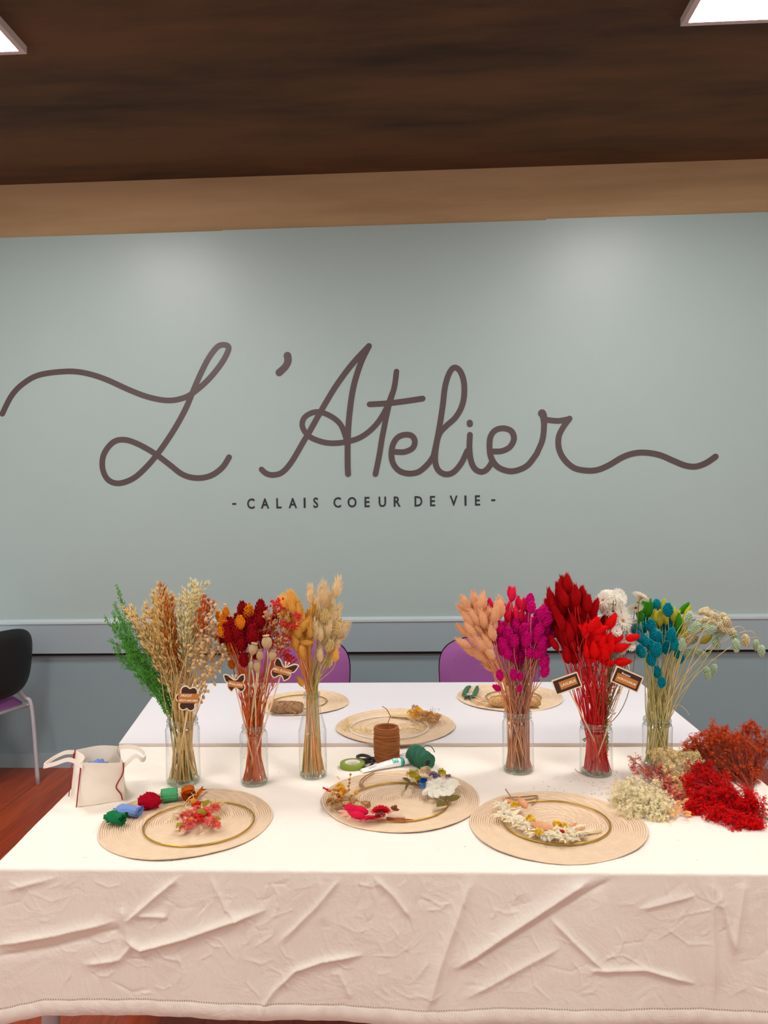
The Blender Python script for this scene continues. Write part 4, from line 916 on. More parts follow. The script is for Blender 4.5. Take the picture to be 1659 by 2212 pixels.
def plant_tag(px, py, Y, ang, outline, label_rect, lines, panel_in, stick, label, ants=(), lab_ang=0):
    k = Y/FPX; o = oy(px, py, Y); a = math.radians(ang); ca, sa = math.cos(a), math.sin(a)
    def F(u, v, w=0): u *= k; v *= k; return (o.x+u*ca-v*sa, o.y-w+(u*sa+v*ca)*.08, o.z+u*sa+v*ca)
    root = empty('plant_tag', o, label, 'plant label', None)
    def plate(P, w0, w1, nm, m):
        n = len(P); A = sum(P[i][0]*P[(i+1)%n][1]-P[(i+1)%n][0]*P[i][1] for i in range(n)); P = P if A > 0 else P[::-1]
        mb = MB(); mb.add([F(u, v, w0) for u, v in P]+[F(u, v, w1) for u, v in P], [tuple(range(n-1,-1,-1)), tuple(range(n, 2*n))]+[(i, (i+1)%n, n+(i+1)%n, n+i) for i in range(n)])
        return mb.build(nm, m, root, smooth=False)
    plate(outline, 0, .003, 'board', M_board); plate(inset(outline, panel_in), .003, .0034, 'chalk_panel', M_chalk)
    if ants:
        mb = MB()
        for p, q in ants: mb.tube([F(*p, .0015), F(*q, .0015)], .0016, 8); mb.ell(F(*q, .0015), (0,0,1), .006, .0028, 8, 6)
        mb.build('antennae', M_board, root)
    cx, cy, w, h = label_rect; la = math.radians(lab_ang); lc, ls = math.cos(la), math.sin(la); G = lambda u, v: (cx+u*lc-v*ls, cy+u*ls+v*lc)
    plate([G(-w/2,-h/2), G(w/2,-h/2+1), G(w/2,h/2), G(-w/2,h/2)], .0034, .0040, 'paper_label', M_kraft)
    mb = MB()
    for txt, u0, v0, size in lines:
        v, f = text_mesh(txt, size, size*.012, space=.95); 
        pts = []
        for q in v:
            wob = .25*math.sin(q[0]*1.7+v0); uu, vv = G(u0+q[0]+q[1]*.15, v0+q[1]+wob); pts.append(F(uu, vv, .0043))
        mb.add(pts, f)
    mb.build('lettering', M_ink, root, smooth=False)
    mb = MB(); mb.tube([F(stick[0], stick[1], -.0015), tuple(stick[2])], .0019, 8); mb.build('stick', M_stick, root)
def circ_union(cs, n=72):
    out = []
    for i in range(n):
        a = math.tau*i/n; d = (math.cos(a), math.sin(a)); best = 0
        for x, y, r in cs:
            b_ = d[0]*x+d[1]*y; D = b_*b_-(x*x+y*y-r*r)
            if D >= 0: best = max(best, b_+math.sqrt(D))
        out.append((best*d[0], best*d[1]))
    return out
s_ = 1/23.7
fl = circ_union([((x-850)*s_, (900-y)*s_, r*s_) for x, y, r in [(730,515,270),(1150,560,250),(440,860,235),(1300,960,240),(620,1280,240),(1020,1320,245),(850,900,330)]])
def inj(jar, dx, dy, h): J = jars[jar]; return (J['c'].x+dx, J['c'].y+dy, CT+h)
plant_tag(406, 1508, jars['green']['c'].y-.075, 0, fl, (2, 0, 46, 21), [('PAVOT', -5, 5.5, 8), ('BRIZA MAXIMA', 0.5, -4.5, 6.3)], 2.6, (0, -24, inj('green', -.008, -.025, .05)), 'flower-shaped dark tag reading PAVOT, BRIZA MAXIMA on the leftmost jar', lab_ang=-2)
bt = [(65,395),(100,380),(160,390),(220,435),(270,475),(300,490),(345,480),(395,420),(450,385),(500,385),(520,420),(520,500),(490,545),(500,580),(530,640),(515,700),(470,745),(420,750),(370,700),(330,675),(290,700),(250,750),(200,720),(160,670),(150,610),(155,565),(110,540),(75,460)]
bt = [((x-300)/9.48, (565-y)/9.48) for x, y in bt]; bt = [(p.x, p.y) for p in catmull([(x, y, 0) for x, y in bt], 4, closed=True)]
AN = (((-1.5, 8), (-5, 16.5)), ((0, 8), (2.5, 16.5)))
plant_tag(507, 1475, jars['red']['c'].y-.07, 0, bt, (3, -3, 34, 13.5), [('PHALARIS', 0, .2, 7.2)], 2.3, (2, -12, inj('red', .002, -.018, .06)), 'small butterfly tag reading PHALARIS at the left of the poppy stems', AN, -9)
bt2 = [(-x*1.12, y*1.12) for x, y in bt]
plant_tag(614, 1448, jars['red']['c'].y-.055, -19, bt2, (-3, -2, 39, 15), [('MILL FLOWER', 0, 0, 6.6)], 2.4, (-4, -12, inj('red', -.004, -.01, .05)), 'larger butterfly tag reading MILL FLOWER at the right of the poppy pods', tuple(((-a*1.1, b_*1.1), (-c*1.1, d*1.1)) for (a, b_), (c, d) in AN), 2)
def rrect(w, h, r=3, n=4):
    out = []
    for cx, cy, a0 in ((w/2-r, h/2-r, 0), (-w/2+r, h/2-r, 90), (-w/2+r, -h/2+r, 180), (w/2-r, -h/2+r, 270)):
        for i in range(n+1): a = math.radians(a0+90*i/n); out.append((cx+r*math.cos(a), cy+r*math.sin(a)))
    return out
plant_tag(1224, 1476, jars['dkred']['c'].y-.085, 19, rrect(59, 33, 2.5), (3, 0, 38, 17), [('LAGURUS', 0, 0, 8)], 2.6, (0, -15, inj('dkred', -.006, -.022, .09)), 'rectangular dark tag reading LAGURUS, tilted left of the red stems', lab_ang=0)
plant_tag(1354, 1467, jars['dkred']['c'].y-.085, -24, rrect(62, 36, 2.5), (0, -3.5, 47, 18), [('ACROCLINIUM', 0, -.2, 6.3), ('Bouquet', -6, 12, 6)], 2.6, (-2, -17, inj('dkred', -.002, -.022, .05)), 'rectangular dark tag reading Bouquet ACROCLINIUM, tilted right of the red stems', lab_ang=0)

# ================================================================ bag
M_cot = mat('raw_cotton', (246, 236, 220), rough=.9, bump=.35, bump_scale=90, noise_amt=.03, noise_scale=30); M_pipe = mat('red_piping', (158, 24, 32), rough=.7)
ztop = CT+.112
B0 = [oz(166,1743,CT+.001), oz(267,1729,CT+.001), oz(272,1700,CT+.001), oz(152,1724,CT+.001)]
T0 = [oz(176,1648,ztop), oz(269,1647,ztop), oz(257,1612,ztop+.003), oz(163,1620,ztop+.003)]
bag = empty('cotton_bag', (B0[0]+B0[2])/2, 'small open cotton bag with red piped edges at the left of the table', 'bag')
mb = MB(); n = 16
for i in range(4):
    a, b_, c, d = B0[i], B0[(i+1)%4], T0[(i+1)%4], T0[i]; ctr = (B0[0]+B0[1]+B0[2]+B0[3])/4; nrm = (b_-a).cross(Vector((0,0,1))).normalized()
    for sgn in (0, 1):
        vs = []
        for u in range(n+1):
            for v in range(n+1):
                U, V = u/n, v/n; p = a.lerp(b_, U).lerp(d.lerp(c, U), V); e_ = 4*U*(1-U)
                off = e_*(.004*noise.noise(p*28)+.0035*math.sin(V*5+U*4+i))+(-.010*e_*(V**3) if i in (1, 3) else (.004*e_*V if i == 2 else 0))
                vs.append(p+nrm*(off-.0012*sgn)+Vector((0,0,(.004*e_*V**4) if i == 2 else 0)))
        f = [(u*(n+1)+v, (u+1)*(n+1)+v, (u+1)*(n+1)+v+1, u*(n+1)+v+1) for u in range(n) for v in range(n)]
        mb.add(vs, f if not sgn else [x[::-1] for x in f])
mb.add(B0, [(3,2,1,0)]); mb.build('bag_body', M_cot, bag)
mb = MB()
mb.tube(catmull([tuple(oz(166,1743,CT+.004)+Vector((0,-.003,0))), tuple(B0[0].lerp(T0[0], .5)+Vector((0,-.003,0))), tuple(T0[0]+Vector((0,-.002,0)))], 8), .0016, 6)
A_, Z_ = B0[1], T0[1]
mb.tube(catmull([tuple(A_.lerp(Z_, t)+Vector((dx-.002, -.004, 0))) for t, dx in ((.03,0),(.18,-.004),(.35,-.016),(.5,-.012),(.66,-.003),(.82,.001),(1,0))], 6), .0016, 6)
for k_ in (2, 3): mb.tube([tuple(B0[k_].lerp(T0[k_], .72)+Vector((0,-.004,0))), tuple(T0[k_]+Vector((0,-.002,.001)))], .0015, 6)
mb.tube(catmull([tuple(B0[3].lerp(T0[3], t)+Vector((-.003+.002*math.sin(t*9), -.006, 0))) for t in (.05,.3,.55,.75,.95)], 5), .0012, 6)
mb.build('piping', M_pipe, bag)
def strap(P, w, parent, nm, m, th=.0012, wd=(0,0,1)):
    P = [Vector(p) for p in catmull(P, 8)]; mb = MB(); vs = []; W = Vector(wd).normalized()
    for i, p in enumerate(P):
        t = (P[min(i+1, len(P)-1)]-P[max(0, i-1)]).normalized(); nn = t.cross(W).normalized(); ww = W+Vector((0,0,0))
        vs += [p-ww*w/2-nn*th, p+ww*w/2-nn*th, p+ww*w/2+nn*th, p-ww*w/2+nn*th]
    for i in range(len(P)-1):
        o = i*4
        for k in range(4): mb.f.append((o+k+len(mb.v)*0, o+(k+1)%4, o+4+(k+1)%4, o+4+k)); mb.mi.append(0)
    mb.v = [tuple(v) for v in vs]; return mb.build(nm, m, parent, smooth=False)
yl = T0[0].y; yb = T0[3].y
strap([tuple(T0[3]+Vector((.002,0,-.006))), tuple(oy(140,1626,yb-.01)), tuple(oy(112,1640,yb-.03)), tuple(oy(95,1655,yl+.03)), tuple(oy(118,1650,yl)), tuple(oy(150,1641,yl-.004)), tuple(T0[0]+Vector((.004,-.003,-.008)))], .0105, bag, 'handle', M_cot, wd=(.1,.25,1))
strap([tuple(T0[2]+Vector((-.001,0,-.004))), tuple(oy(278,1613,yb)), tuple(oy(300,1618,yb-.01)), tuple(oy(314,1631,yb-.03)), tuple(oy(308,1642,yl+.01)), tuple(oy(292,1633,yl)), tuple(T0[1]+Vector((-.002,.004,-.008)))], .0105, bag, 'handle', M_cot, wd=(-.1,.25,1))
M_blue = fluff('blue_muslin', (132, 164, 222), .2)
def cloth_lump(c, R, m, nm, lab, cat, grp=None, amp=.35, flat=.6, seed=0):
    mb = MB(); n, k = 26, 40; vs = []
    for i in range(n+1):
        th = math.pi*i/n
        for j in range(k):
            ph = math.tau*j/k; v = Vector((math.sin(th)*math.cos(ph), math.sin(th)*math.sin(ph), math.cos(th))); r = 1+amp*(abs(noise.noise(v*2.2+Vector((seed,0,0))))*2-.5)+.10*noise.noise(v*6+Vector((0,seed,0)))
            vs.append(Vector(c)+Vector((v.x*R[0], v.y*R[1], v.z*R[2]))*r)
    mb.add(vs, [(i*k+j, i*k+(j+1)%k, (i+1)*k+(j+1)%k, (i+1)*k+j) for i in range(n) for j in range(k)])
    o = mb.build(nm, m, loc=c); return tag(o, lab, cat, grp)
bc = (T0[0]+T0[1]+T0[2]+T0[3])/4
cloth_lump((bc.x-.008, bc.y+.004, ztop-.030), (.028, .026, .016), M_blue, 'folded_fabric', 'light blue fabric peeking out inside the open cotton bag', 'fabric', seed=4)

# ================================================================ ribbon rolls
def roll(c, ax, L, R, m, label, turns=4, nz=.0012, sq=1.0, tail=None, fray=.0015, name='ribbon_roll', r0=.35):
    """strip wound round an axis ax, lying at c"""
    ax = Vector(ax).normalized(); up = Vector((0,0,1)); x = ax.cross(up).normalized(); up = x.cross(ax)
    N = int(turns*28); K = 9; vs = []
    for i in range(N+1):
        t = i/N; a = t*turns*math.tau; r = R*(r0+(1-r0)*t)
        for j in range(K+1):
            w = (j/K-.5)*L*(1-.04*math.sin(a*1.3))+(fray*math.sin(i*2.3+j) if j in (0, K) else 0)
            rr = r*(1+nz/R*math.sin(3*a+j*.7)+nz/R*1.5*noise.noise((math.cos(a)*2, math.sin(a)*2, j*.5+t*3)))
            vs.append(Vector(c)+x*rr*math.cos(a)+up*rr*math.sin(a)*sq+ax*w)
    if tail:
        last = vs[-(K+1):]; mid = sum(last, Vector())/(K+1)
        for s in range(1, 9):
            q = Vector(tail[0])*(s/8)+Vector((0,0,.004*math.sin(s*1.2))); wd = 1+.0*s
            for j in range(K+1): vs.append(last[j]+q+(last[j]-mid)*(tail[1](s/8)-1))
        N += 8
    f = [(i*(K+1)+j, i*(K+1)+j+1, (i+1)*(K+1)+j+1, (i+1)*(K+1)+j) for i in range(N) for j in range(K)]
    mb = MB(); mb.add(vs, f); o = mb.build(name, m, loc=c); md = o.modifiers.new('thickness', 'SOLIDIFY'); md.thickness = .0005
    return tag(o, label, 'ribbon', 'torn fabric ribbons')
mt = CT+.006
c = oz(251, 1781, mt); roll((c.x, c.y, mt+.016), (1, -.35, .0), .044, .0155, fluff('dark_green_ribbon', (28, 124, 72), .15), 'dark green ruffled ribbon roll at the front left end of the ribbon row', turns=3.5, nz=.0028, fray=.003, sq=.85)
c = oz(279, 1762, mt); roll((c.x, c.y, mt+.0135), (1, -.25, 0), .058, .0185, M_blue, 'light blue folded ribbon between dark green and red ones', turns=4, nz=.0018, sq=.62, tail=((-.02,.012,.004), lambda t: 1-.5*t), fray=.002)
c = oz(323, 1746, mt); cloth_lump((c.x, c.y, mt+.018), (.027, .022, .0195), fluff('crimson_ribbon', (176, 8, 36), .12), 'ribbon_roll', 'crimson crumpled ribbon bundle in the middle of the ribbon row', 'ribbon', 'torn fabric ribbons', amp=.22, seed=9)
c = oz(366, 1731, mt); roll((c.x, c.y, mt+.0175), (1, .42, 0), .038, .0175, fluff('mint_ribbon', (92, 190, 128), .2), 'mint green ribbon roll, smooth and tight, left of the orange one', turns=4, nz=.0006)
c = oz(407, 1727, mt); roll((c.x, c.y, mt+.017), (.35, -.95, 0), .034, .0175, fluff('orange_ribbon', (234, 112, 20), .2), 'orange ribbon roll with a loose fishtail end', turns=5, nz=.0012, r0=.2)
# fishtail end of the orange ribbon is one piece with its roll
orr = [o for o in bpy.data.objects if o.get('label') == 'orange ribbon roll with a loose fishtail end'][0]
mb = MB(); A = [oz(420,1728,mt+.004), oz(428,1716,mt+.006), oz(434,1708,mt+.010), oz(442,1703,mt+.006)]; vs = []
for i, (p, w) in enumerate(zip(A, (.006,.008,.006,.013))): vs += [p+Vector((w*.6, -w*.5, 0)), p, p+Vector((-w*.5, w*.6, .004))]
vs[-2] = vs[-2]-Vector((.004,.004,0))
mb.add(vs, [(i*3+j, i*3+j+1, i*3+j+4, i*3+j+3) for i in range(3) for j in range(2)]); t_ = mb.build('ribbon_tail', orr.data.materials[0]); t_.data.transform(Matrix.Translation(-orr.location)); t_.parent = orr
md = t_.modifiers.new('thickness', 'SOLIDIFY'); md.thickness = .0006

# ================================================================ spools, tape, glue, scissors, pruners, yarn
def wound(mb, R, H, c, ax, turns, seed, th=.0012, bulge=0.0):
    rg = random.Random(seed); M = frame(c, ax); P = []; n = 22
    for i in range(int(turns*n)):
        t = i/(turns*n); a = math.tau*i/n; z = H*(.5+.48*math.sin(t*math.tau*5.5+.3*math.sin(a)))+.002*math.sin(a*2+i*.01); z = max(.0015, min(H-.0015, z))
        r = R*(1+bulge*math.sin(math.pi*z/H))+.0009*math.sin(a*.37+i*.05)
        P.append(M@Vector((r*math.cos(a), r*math.sin(a), z)))
    mb.tube(P, th, 4)
M_bt = mat('brown_paper_twine', (158, 92, 38), rough=.75, noise_amt=.18, noise_scale=220)
sp = oz(836, 1643, CT); spc = Vector((sp.x, sp.y+.0, CT+.001)); e = empty('twine_spool', spc, 'tall brown twine spool standing upright in the middle of the table', 'spool of twine')
Hs = oy(836, 1571, sp.y).z-CT
mb = MB(); mb.lathe([(.0001,0),(.034,0),(.0345,.003),(.0350,Hs*.3),(.0350,Hs*.7),(.0345,Hs-.003),(.031,Hs),(.028,Hs-.001),(.026,Hs-.004),(.0255,.01),(.0001,.01)], 40, Matrix.Translation(spc)); mb.build('core', M_bt, e)
mb = MB(); P = []
for i in range(44*24):
    a = math.tau*i/24; t = i/(44*24); z = .003+(Hs-.006)*t+.0035*math.sin(a+t*9)*math.sin(t*31); P.append(spc+Vector(((.0358+.0006*math.sin(i*.9))*math.cos(a), (.0358+.0006*math.sin(i*.9))*math.sin(a), min(Hs-.0008, max(.002, z)))))
mb.tube(P, .0013, 5)
for q in range(12):
    z0, tl, ph = rnd(.02, Hs-.02), rnd(.004,.016), rnd(0,6.28); mb.tube([spc+Vector((.0372*math.cos(a), .0372*math.sin(a), z0+tl*math.sin(a+ph))) for a in [math.tau*k/40 for k in range(40)]], .0012, 5, closed=True)
for q in range(4):
    rr = .034-.0022*q; mb.tube([spc+Vector((rr*math.cos(a), rr*math.sin(a), Hs+.0005-abs(q-1)*.0006)) for a in [math.tau*k/40 for k in range(40)]], .0014, 5, closed=True)
mb.build('wound_twine', M_bt, e)
mb = MB(); Yt = spc.y; 
mb.tube(catmull([tuple(spc+Vector((.02,0,Hs*.6))), tuple(spc+Vector((.005,.004,Hs-.002))), tuple(oy(838,1562,Yt)), tuple(oy(843,1548,Yt+.01)), tuple(oy(840,1541,Yt+.01)), tuple(oy(835,1532,Yt+.01)), tuple(oy(826,1526,Yt+.02))], 6), .0012, 6)
mb.tube(catmull([tuple(spc+Vector((-.026,-.004,Hs-.006))), tuple(spc+Vector((0,0,Hs-.012))), tuple(spc+Vector((.026,.006,Hs-.005)))], 4), .0013, 5)
mb.build('loose_end', M_bt, e)
M_gt = mat('green_twine', (38, 104, 76), rough=.7, noise_amt=.2, noise_scale=200)
g0 = oz(897, 1652, CT); g1 = oz(926, 1669, CT); R1 = .0255
a0 = Vector((g0.x-.004, g0.y+.012, CT+R1+.003)); a1 = Vector((g1.x-.002, g1.y+.006, CT+R1)); ax = (a1-a0).normalized(); Lg = .082; a0 = a1-ax*Lg
e = empty('twine_spool', a0, 'dark green twine spool lying on its side right of the glue tube', 'spool of twine')
mb = MB(); M = frame(a0, ax); mb.lathe([(.006,Lg),(.008,Lg),(.0235,Lg-.004),(.0245,Lg*.7),(.0222,Lg*.52),(.0265,Lg*.3),(.026,.006),(.02,0),(.008,0),(.006,.02),(.006,Lg)], 32, M); mb.build('core', M_gt, e)
mb = MB(); P = []
for i in range(30*22):
    t = i/(30*22); z = Lg*(.03+.93*t); a = math.tau*i/22; r = np.interp(z/Lg, (0,.06,.3,.52,.7,.95,1), (.021,.0265,.0272,.0228,.0252,.024,.018))+.0008*math.sin(i*.7); zz = z+.003*math.sin(a+t*7); P.append(M@Vector((r*math.cos(a), r*math.sin(a), zz)))
mb.tube(P, .0014, 5)
for q in range(9): mb.tube([M@Vector(((.009+.0016*q)*math.cos(a), (.009+.0016*q)*math.sin(a), Lg+.0003-.0003*q)) for a in [math.tau*k/24 for k in range(24)]], .0011, 5, closed=True)
mb.build('wound_twine', M_gt, e); mb = MB(); mb.lathe([(.0001,Lg+.0004),(.0068,Lg+.0004)], 16, M); mb.build('hole_shade', M_black, e)  # flat black disc painted as the shade inside the spool's hole
mb = MB(); q_ = a0+ax*Lg*.5+Vector((.006,.01,.024)); mb.tube(catmull([tuple(q_), tuple(q_+Vector((.012,.006,.006))), tuple(q_+Vector((.026,-.004,.004))), tuple(q_+Vector((.034,-.016,-.006)))], 6), .0013, 6); mb.build('loose_end', M_gt, e)
# floral tape
tp = oz(761.5, 1657, CT); e = empty('tape_roll', (tp.x, tp.y, CT), 'olive green roll of floral tape lying flat beside the scissors', 'tape')
T = Matrix.Translation((tp.x, tp.y, CT+.0008)); mb = MB(); mb.lathe([(.0215,.0002),(.0345,.0002),(.0350,.001),(.0350,.0125),(.0345,.0133),(.0215,.0133)], 48, T); mb.build('tape', mat('olive_tape', (132, 152, 48), rough=.6), e)
mb = MB(); mb.lathe([(.0215,.0136),(.0200,.0136),(.0200,.0002),(.0215,.0002),(.0215,.0136)], 40, T); mb.build('cardboard_core', mat('white_card', (236, 232, 224), rough=.7), e)
# glue tube
G0, G1 = oz(781, 1668, CT), oz(872, 1658, CT); gl0 = G0; ax = (oz(890,1652,CT)-G0); ax.z = 0; Lt = ax.length; ax.normalize(); sd = Vector((-ax.y, ax.x, 0)); e = empty('glue_tube', G0, 'white glue tube with turquoise band and white cap', 'glue')
M_wt = mat('white_tube', (250, 248, 246), rough=.3); M_tq = mat('turquoise_print', (26, 186, 160), rough=.35); M_gr = mat('grey_print', (120, 112, 108), rough=.5)
Lb = Lt*.80; mb = MB(); vs = []; n = 20; K = 24; sec = lambda t: (.0150-.0030*t, .0014+.0100*min(1, t*1.25)**.8)
for i in range(n+1):
    t = i/n; w, h = sec(t)
    for k in range(K): a = math.tau*k/K; vs.append(G0+ax*Lb*t+sd*w*math.cos(a)+Vector((0,0,.0015+h+h*math.sin(a)*(1+.05*noise.noise((t*9,a,0))))))
mb.add(vs, [(i*K+k, i*K+(k+1)%K, (i+1)*K+(k+1)%K, (i+1)*K+k) for i in range(n) for k in range(K)]+[tuple(range(K-1,-1,-1)), tuple(range(n*K,(n+1)*K))]); mb.build('tube_body', M_wt, e)
zc = .0015+sec(1)[1]
mb = MB(); M = frame(G0+ax*Lb+Vector((0,0,zc)), ax); mb.lathe([(.0112,0),(.0112,.002),(.0062,.004),(.0062,.006)], 24, M); mb.build('shoulder', M_gr, e)
mb = MB(); mb.lathe([(.0078,.005),(.0090,.006),(.0086,Lt-Lb-.001),(.0080,Lt-Lb),(.0001,Lt-Lb)], 24, M); mb.build('cap', M_wt, e)
def wrap(u0, u1, a0_, a1_, m, nm, lift=.0003, k=10):
    mb = MB(); vs = []; N = 6
    for i in range(N+1):
        t = u0+(u1-u0)*i/N; w, h = sec(t)
        for j in range(k+1): a = math.radians(a0_+(a1_-a0_)*j/k); vs.append(G0+ax*Lb*t+sd*(w+lift)*math.cos(a)+Vector((0,0,.0015+h+(h+lift*1.6)*math.sin(a)*1.04)))
    mb.add(vs, [(i*(k+1)+j, (i+1)*(k+1)+j, (i+1)*(k+1)+j+1, i*(k+1)+j+1) for i in range(N) for j in range(k)]); return mb
wrap(.94, 1.0, 0, 360, M_tq, '', k=30).build('turquoise_band', M_tq, e)
wrap(.74, .88, 75, 160, M_tq, '').build('printed_block', M_tq, e)
mb = MB()
for u0, u1, b0, b1 in ((.76,.775,95,145),(.79,.805,85,130),(.82,.83,90,150),(.85,.862,95,140),(.76,.86,112,117)):
    q = wrap(u0, u1, b0, b1, None, '', .0006, 4); mb.add(q.v, q.f)
mb.build('white_print', M_wt, e)
mb = MB()
for i, u in enumerate((.16,.185,.205,.23,.25,.275,.30,.33)):
    q = wrap(u, u+.009, 105, 128+(i%3)*6, None, '', .0005, 3); mb.add(q.v, q.f)
for u in (.66,.675,.69): q = wrap(u, u+.004, 85, 125, None, '', .0005, 3); mb.add(q.v, q.f)
mb.build('grey_print', M_gr, e)
# scissors: two handles left of the spool, blades behind it
e = empty('scissors', oz(800, 1643, CT), 'black handled scissors half hidden behind the brown spool', 'scissors')
def P2(px, py, h=.004): return tuple(oz(px, py, CT+h))
M_gd = mat('dark_grip', (40, 32, 34), rough=.4)
for loop, neck in (([(772,1634),(782,1631),(794,1633),(800,1638),(790,1641),(777,1640)], (826,1640)), ([(783,1652),(793,1646),(803,1645),(803,1652),(796,1658),(787,1658)], (826,1636))):
    mb = MB(); mb.tube(catmull([P2(*p) for p in loop], 6, closed=True), .0042, 8, closed=True); j = loop[3] if neck[1] == 1640 else loop[2]
    mb.tube(catmull([P2(*j), P2((j[0]+neck[0])/2, (j[1]+neck[1])/2), P2(*neck)], 5), [.005]*6+[.0045]*5, 8); mb.build('handle', M_gd, e)
for a, b_ in (((822,1640),(905,1621)), ((822,1636),(900,1630))):
    mb = MB(); p, q = Vector(P2(*a)), Vector(P2(*b_)); s = (q-p).cross(Vector((0,0,1))).normalized()*.006; mb.add([p+s, p-s, q, p+s+Vector((0,0,.0015)), p-s+Vector((0,0,.0015)), q+Vector((0,0,.001))], [(0,2,1),(3,4,5),(0,1,4,3),(1,2,5,4),(2,0,3,5)]); mb.build('blade', M_steel, e, smooth=False)
# pruners on the far right placemat
zE = BT+.007; e = empty('pruning_shears', oz(1016, 1500, zE), 'green handled pruners on the far right placemat', 'pruners'); M_pg = mat('green_grip', (52, 104, 66), rough=.45)
for pts in ([(1012,1505),(1005,1502),(1006,1493),(1011,1485),(1016,1483)], [(1016,1506),(1022,1503),(1027,1496),(1030,1488),(1031,1483)]):
    mb = MB(); mb.tube(catmull([tuple(oz(x, y, zE+.006)) for x, y in pts], 6), [.005+.005*math.sin(math.pi*i/24) for i in range(25)], 8, flat=.8); mb.build('handle', M_pg, e)
mb = MB(); mb.tube([tuple(oz(1007,1501,zE+.008)), tuple(oz(1024,1501,zE+.008))], .005, 8); mb.build('pivot', M_steel, e)
mb = MB(); mb.tube([tuple(oz(1010,1504,zE+.006)), tuple(oz(1004,1511,zE+.003))], [.008,.002], 6, flat=.4); mb.tube([tuple(oz(1016,1504,zE+.006)), tuple(oz(1015,1512,zE+.003))], [.006,.002], 6, flat=.4); mb.build('blade', mat('dark_blade', (62, 60, 58), rough=.4, metal=.5), e)
# yarn skeins
M_raf = mat('raffia', (206, 160, 104), rough=.85, noise_amt=.22, noise_scale=260)
def skein(px0, px1, py, z, R, m, label, waist=.0, seed=0, n=60, loops=()):
    rg = random.Random(seed); A, B = oz(px0, py, z), oz(px1, py, z); A.z = B.z = z+R; L = (B-A).length; ax = (B-A).normalized(); sd = Vector((-ax.y, ax.x, 0)); e = empty('yarn_skein', ((A+B)/2).to_tuple()[:2]+(z,), label, 'yarn')
    mb = MB(); K = 14; rp = lambda t: R*(.55+.45*math.sin(math.pi*min(1,max(0,t)))**.35)*(1-waist*math.exp(-((t-.5)/.10)**2))
    vs = [A+ax*L*i/K+(sd*math.cos(a)+Vector((0,0,math.sin(a))))*rp(i/K)*.86 for i in range(K+1) for a in [math.tau*k/14 for k in range(14)]]
    mb.add(vs, [(i*14+k, i*14+(k+1)%14, (i+1)*14+(k+1)%14, (i+1)*14+k) for i in range(K) for k in range(14)]+[tuple(range(13,-1,-1)), tuple(range(K*14,(K+1)*14))])
    for q in range(n):
        t0, dt, a0 = rg.uniform(0,.7), rg.uniform(.25,.5), rg.uniform(0,6.28); tw = rg.choice((-1,1))*rg.uniform(1.5,4); P = []
        for i in range(13):
            t = min(1, max(0, t0+dt*i/12)); a = a0+tw*i/12; r = rp(t)*.97; P.append(A+ax*L*t+(sd*math.cos(a)+Vector((0,0,max(-.9, math.sin(a)))))*r)
        mb.tube(P, .0013, 4)
    mb.build('wound_yarn', m, e)
    if loops:
        mb = MB()
        for lp in loops: mb.tube(catmull([tuple(oz(x, y, z+.004+(h if h else 0))) for x, y, h in lp], 6), .0014, 5)
        mb.build('loose_yarn', m, e)
skein(581, 655, 1541, BT+.0045, .0215, M_jute, 'brown jute yarn skein on the far left placemat', seed=2, loops=[[(640,1541,.012),(625,1533,.02),(632,1526,.03),(645,1530,.03),(646,1541,.01),(636,1545,.006)]])
skein(1056, 1167, 1529, BT+.0045, .0225, M_raf, 'raffia skein on the far right placemat, its middle hidden by the magenta jar', waist=.35, seed=3, n=80,
      loops=[[(1062,1520,.01),(1040,1512,.006),(1020,1510,.004),(1022,1517,.004),(1045,1522,.004),(1062,1524,.008)], [(1062,1518,.01),(1035,1506,.006),(1016,1506,.004),(1030,1516,.004),(1060,1526,.006)], [(1062,1522,.01),(1040,1523,.006),(1030,1519,.004),(1048,1515,.004),(1062,1519,.01)]])

# ================================================================ posy, flower clusters on the hoops
def florets(mb, c, R, n, s, squash=.7, m=0, up=.3):
    mb.cur = m
    for i in range(n):
        v = rvec(); p = Vector(c)+Vector((v.x*R[0], v.y*R[1], abs(v.z)*R[2]))*rnd(.55, 1.05)
        ax = (v+Vector((0,0,up))).normalized(); x = ax.orthogonal().normalized(); y = ax.cross(x); ph = rnd(0, 6)
        for k in range(5):
            a = ph+math.tau*k/5; d = x*math.cos(a)+y*math.sin(a); w = (x*-math.sin(a)+y*math.cos(a))*s*.32; mb.add([p, p+d*s*.7+w+ax*s*.25, p+d*s*1.1+ax*s*.15, p+d*s*.7-w+ax*s*.25], [(0,1,2,3)])
    mb.cur = 0
def pl(px, py, z, h=0): v = oz(px, py, z+h); return v
def leafpx(mb, a, b_, w, z, h0=.006, h1=.014, bend=.12):
    p, q = oz(a[0], a[1], z+h0), oz(b_[0], b_[1], z+h1); mb.leaf(p, q-p, (q-p).length, w, nrm=(0, -.5, 1), bend=bend)
M_coral = fluff('coral_floret', (236, 110, 96), .2); M_redf = fluff('scarlet_floret', (226, 44, 40), .2); M_olive = fluff('olive_leaf', (150, 142, 36), .2); M_yell = fluff('yellow_bloom', (246, 200, 30), .25); M_husk = fluff('pale_husk', (238, 216, 160), .25); M_amb = fluff('amber_petal', (240, 170, 60), .3)
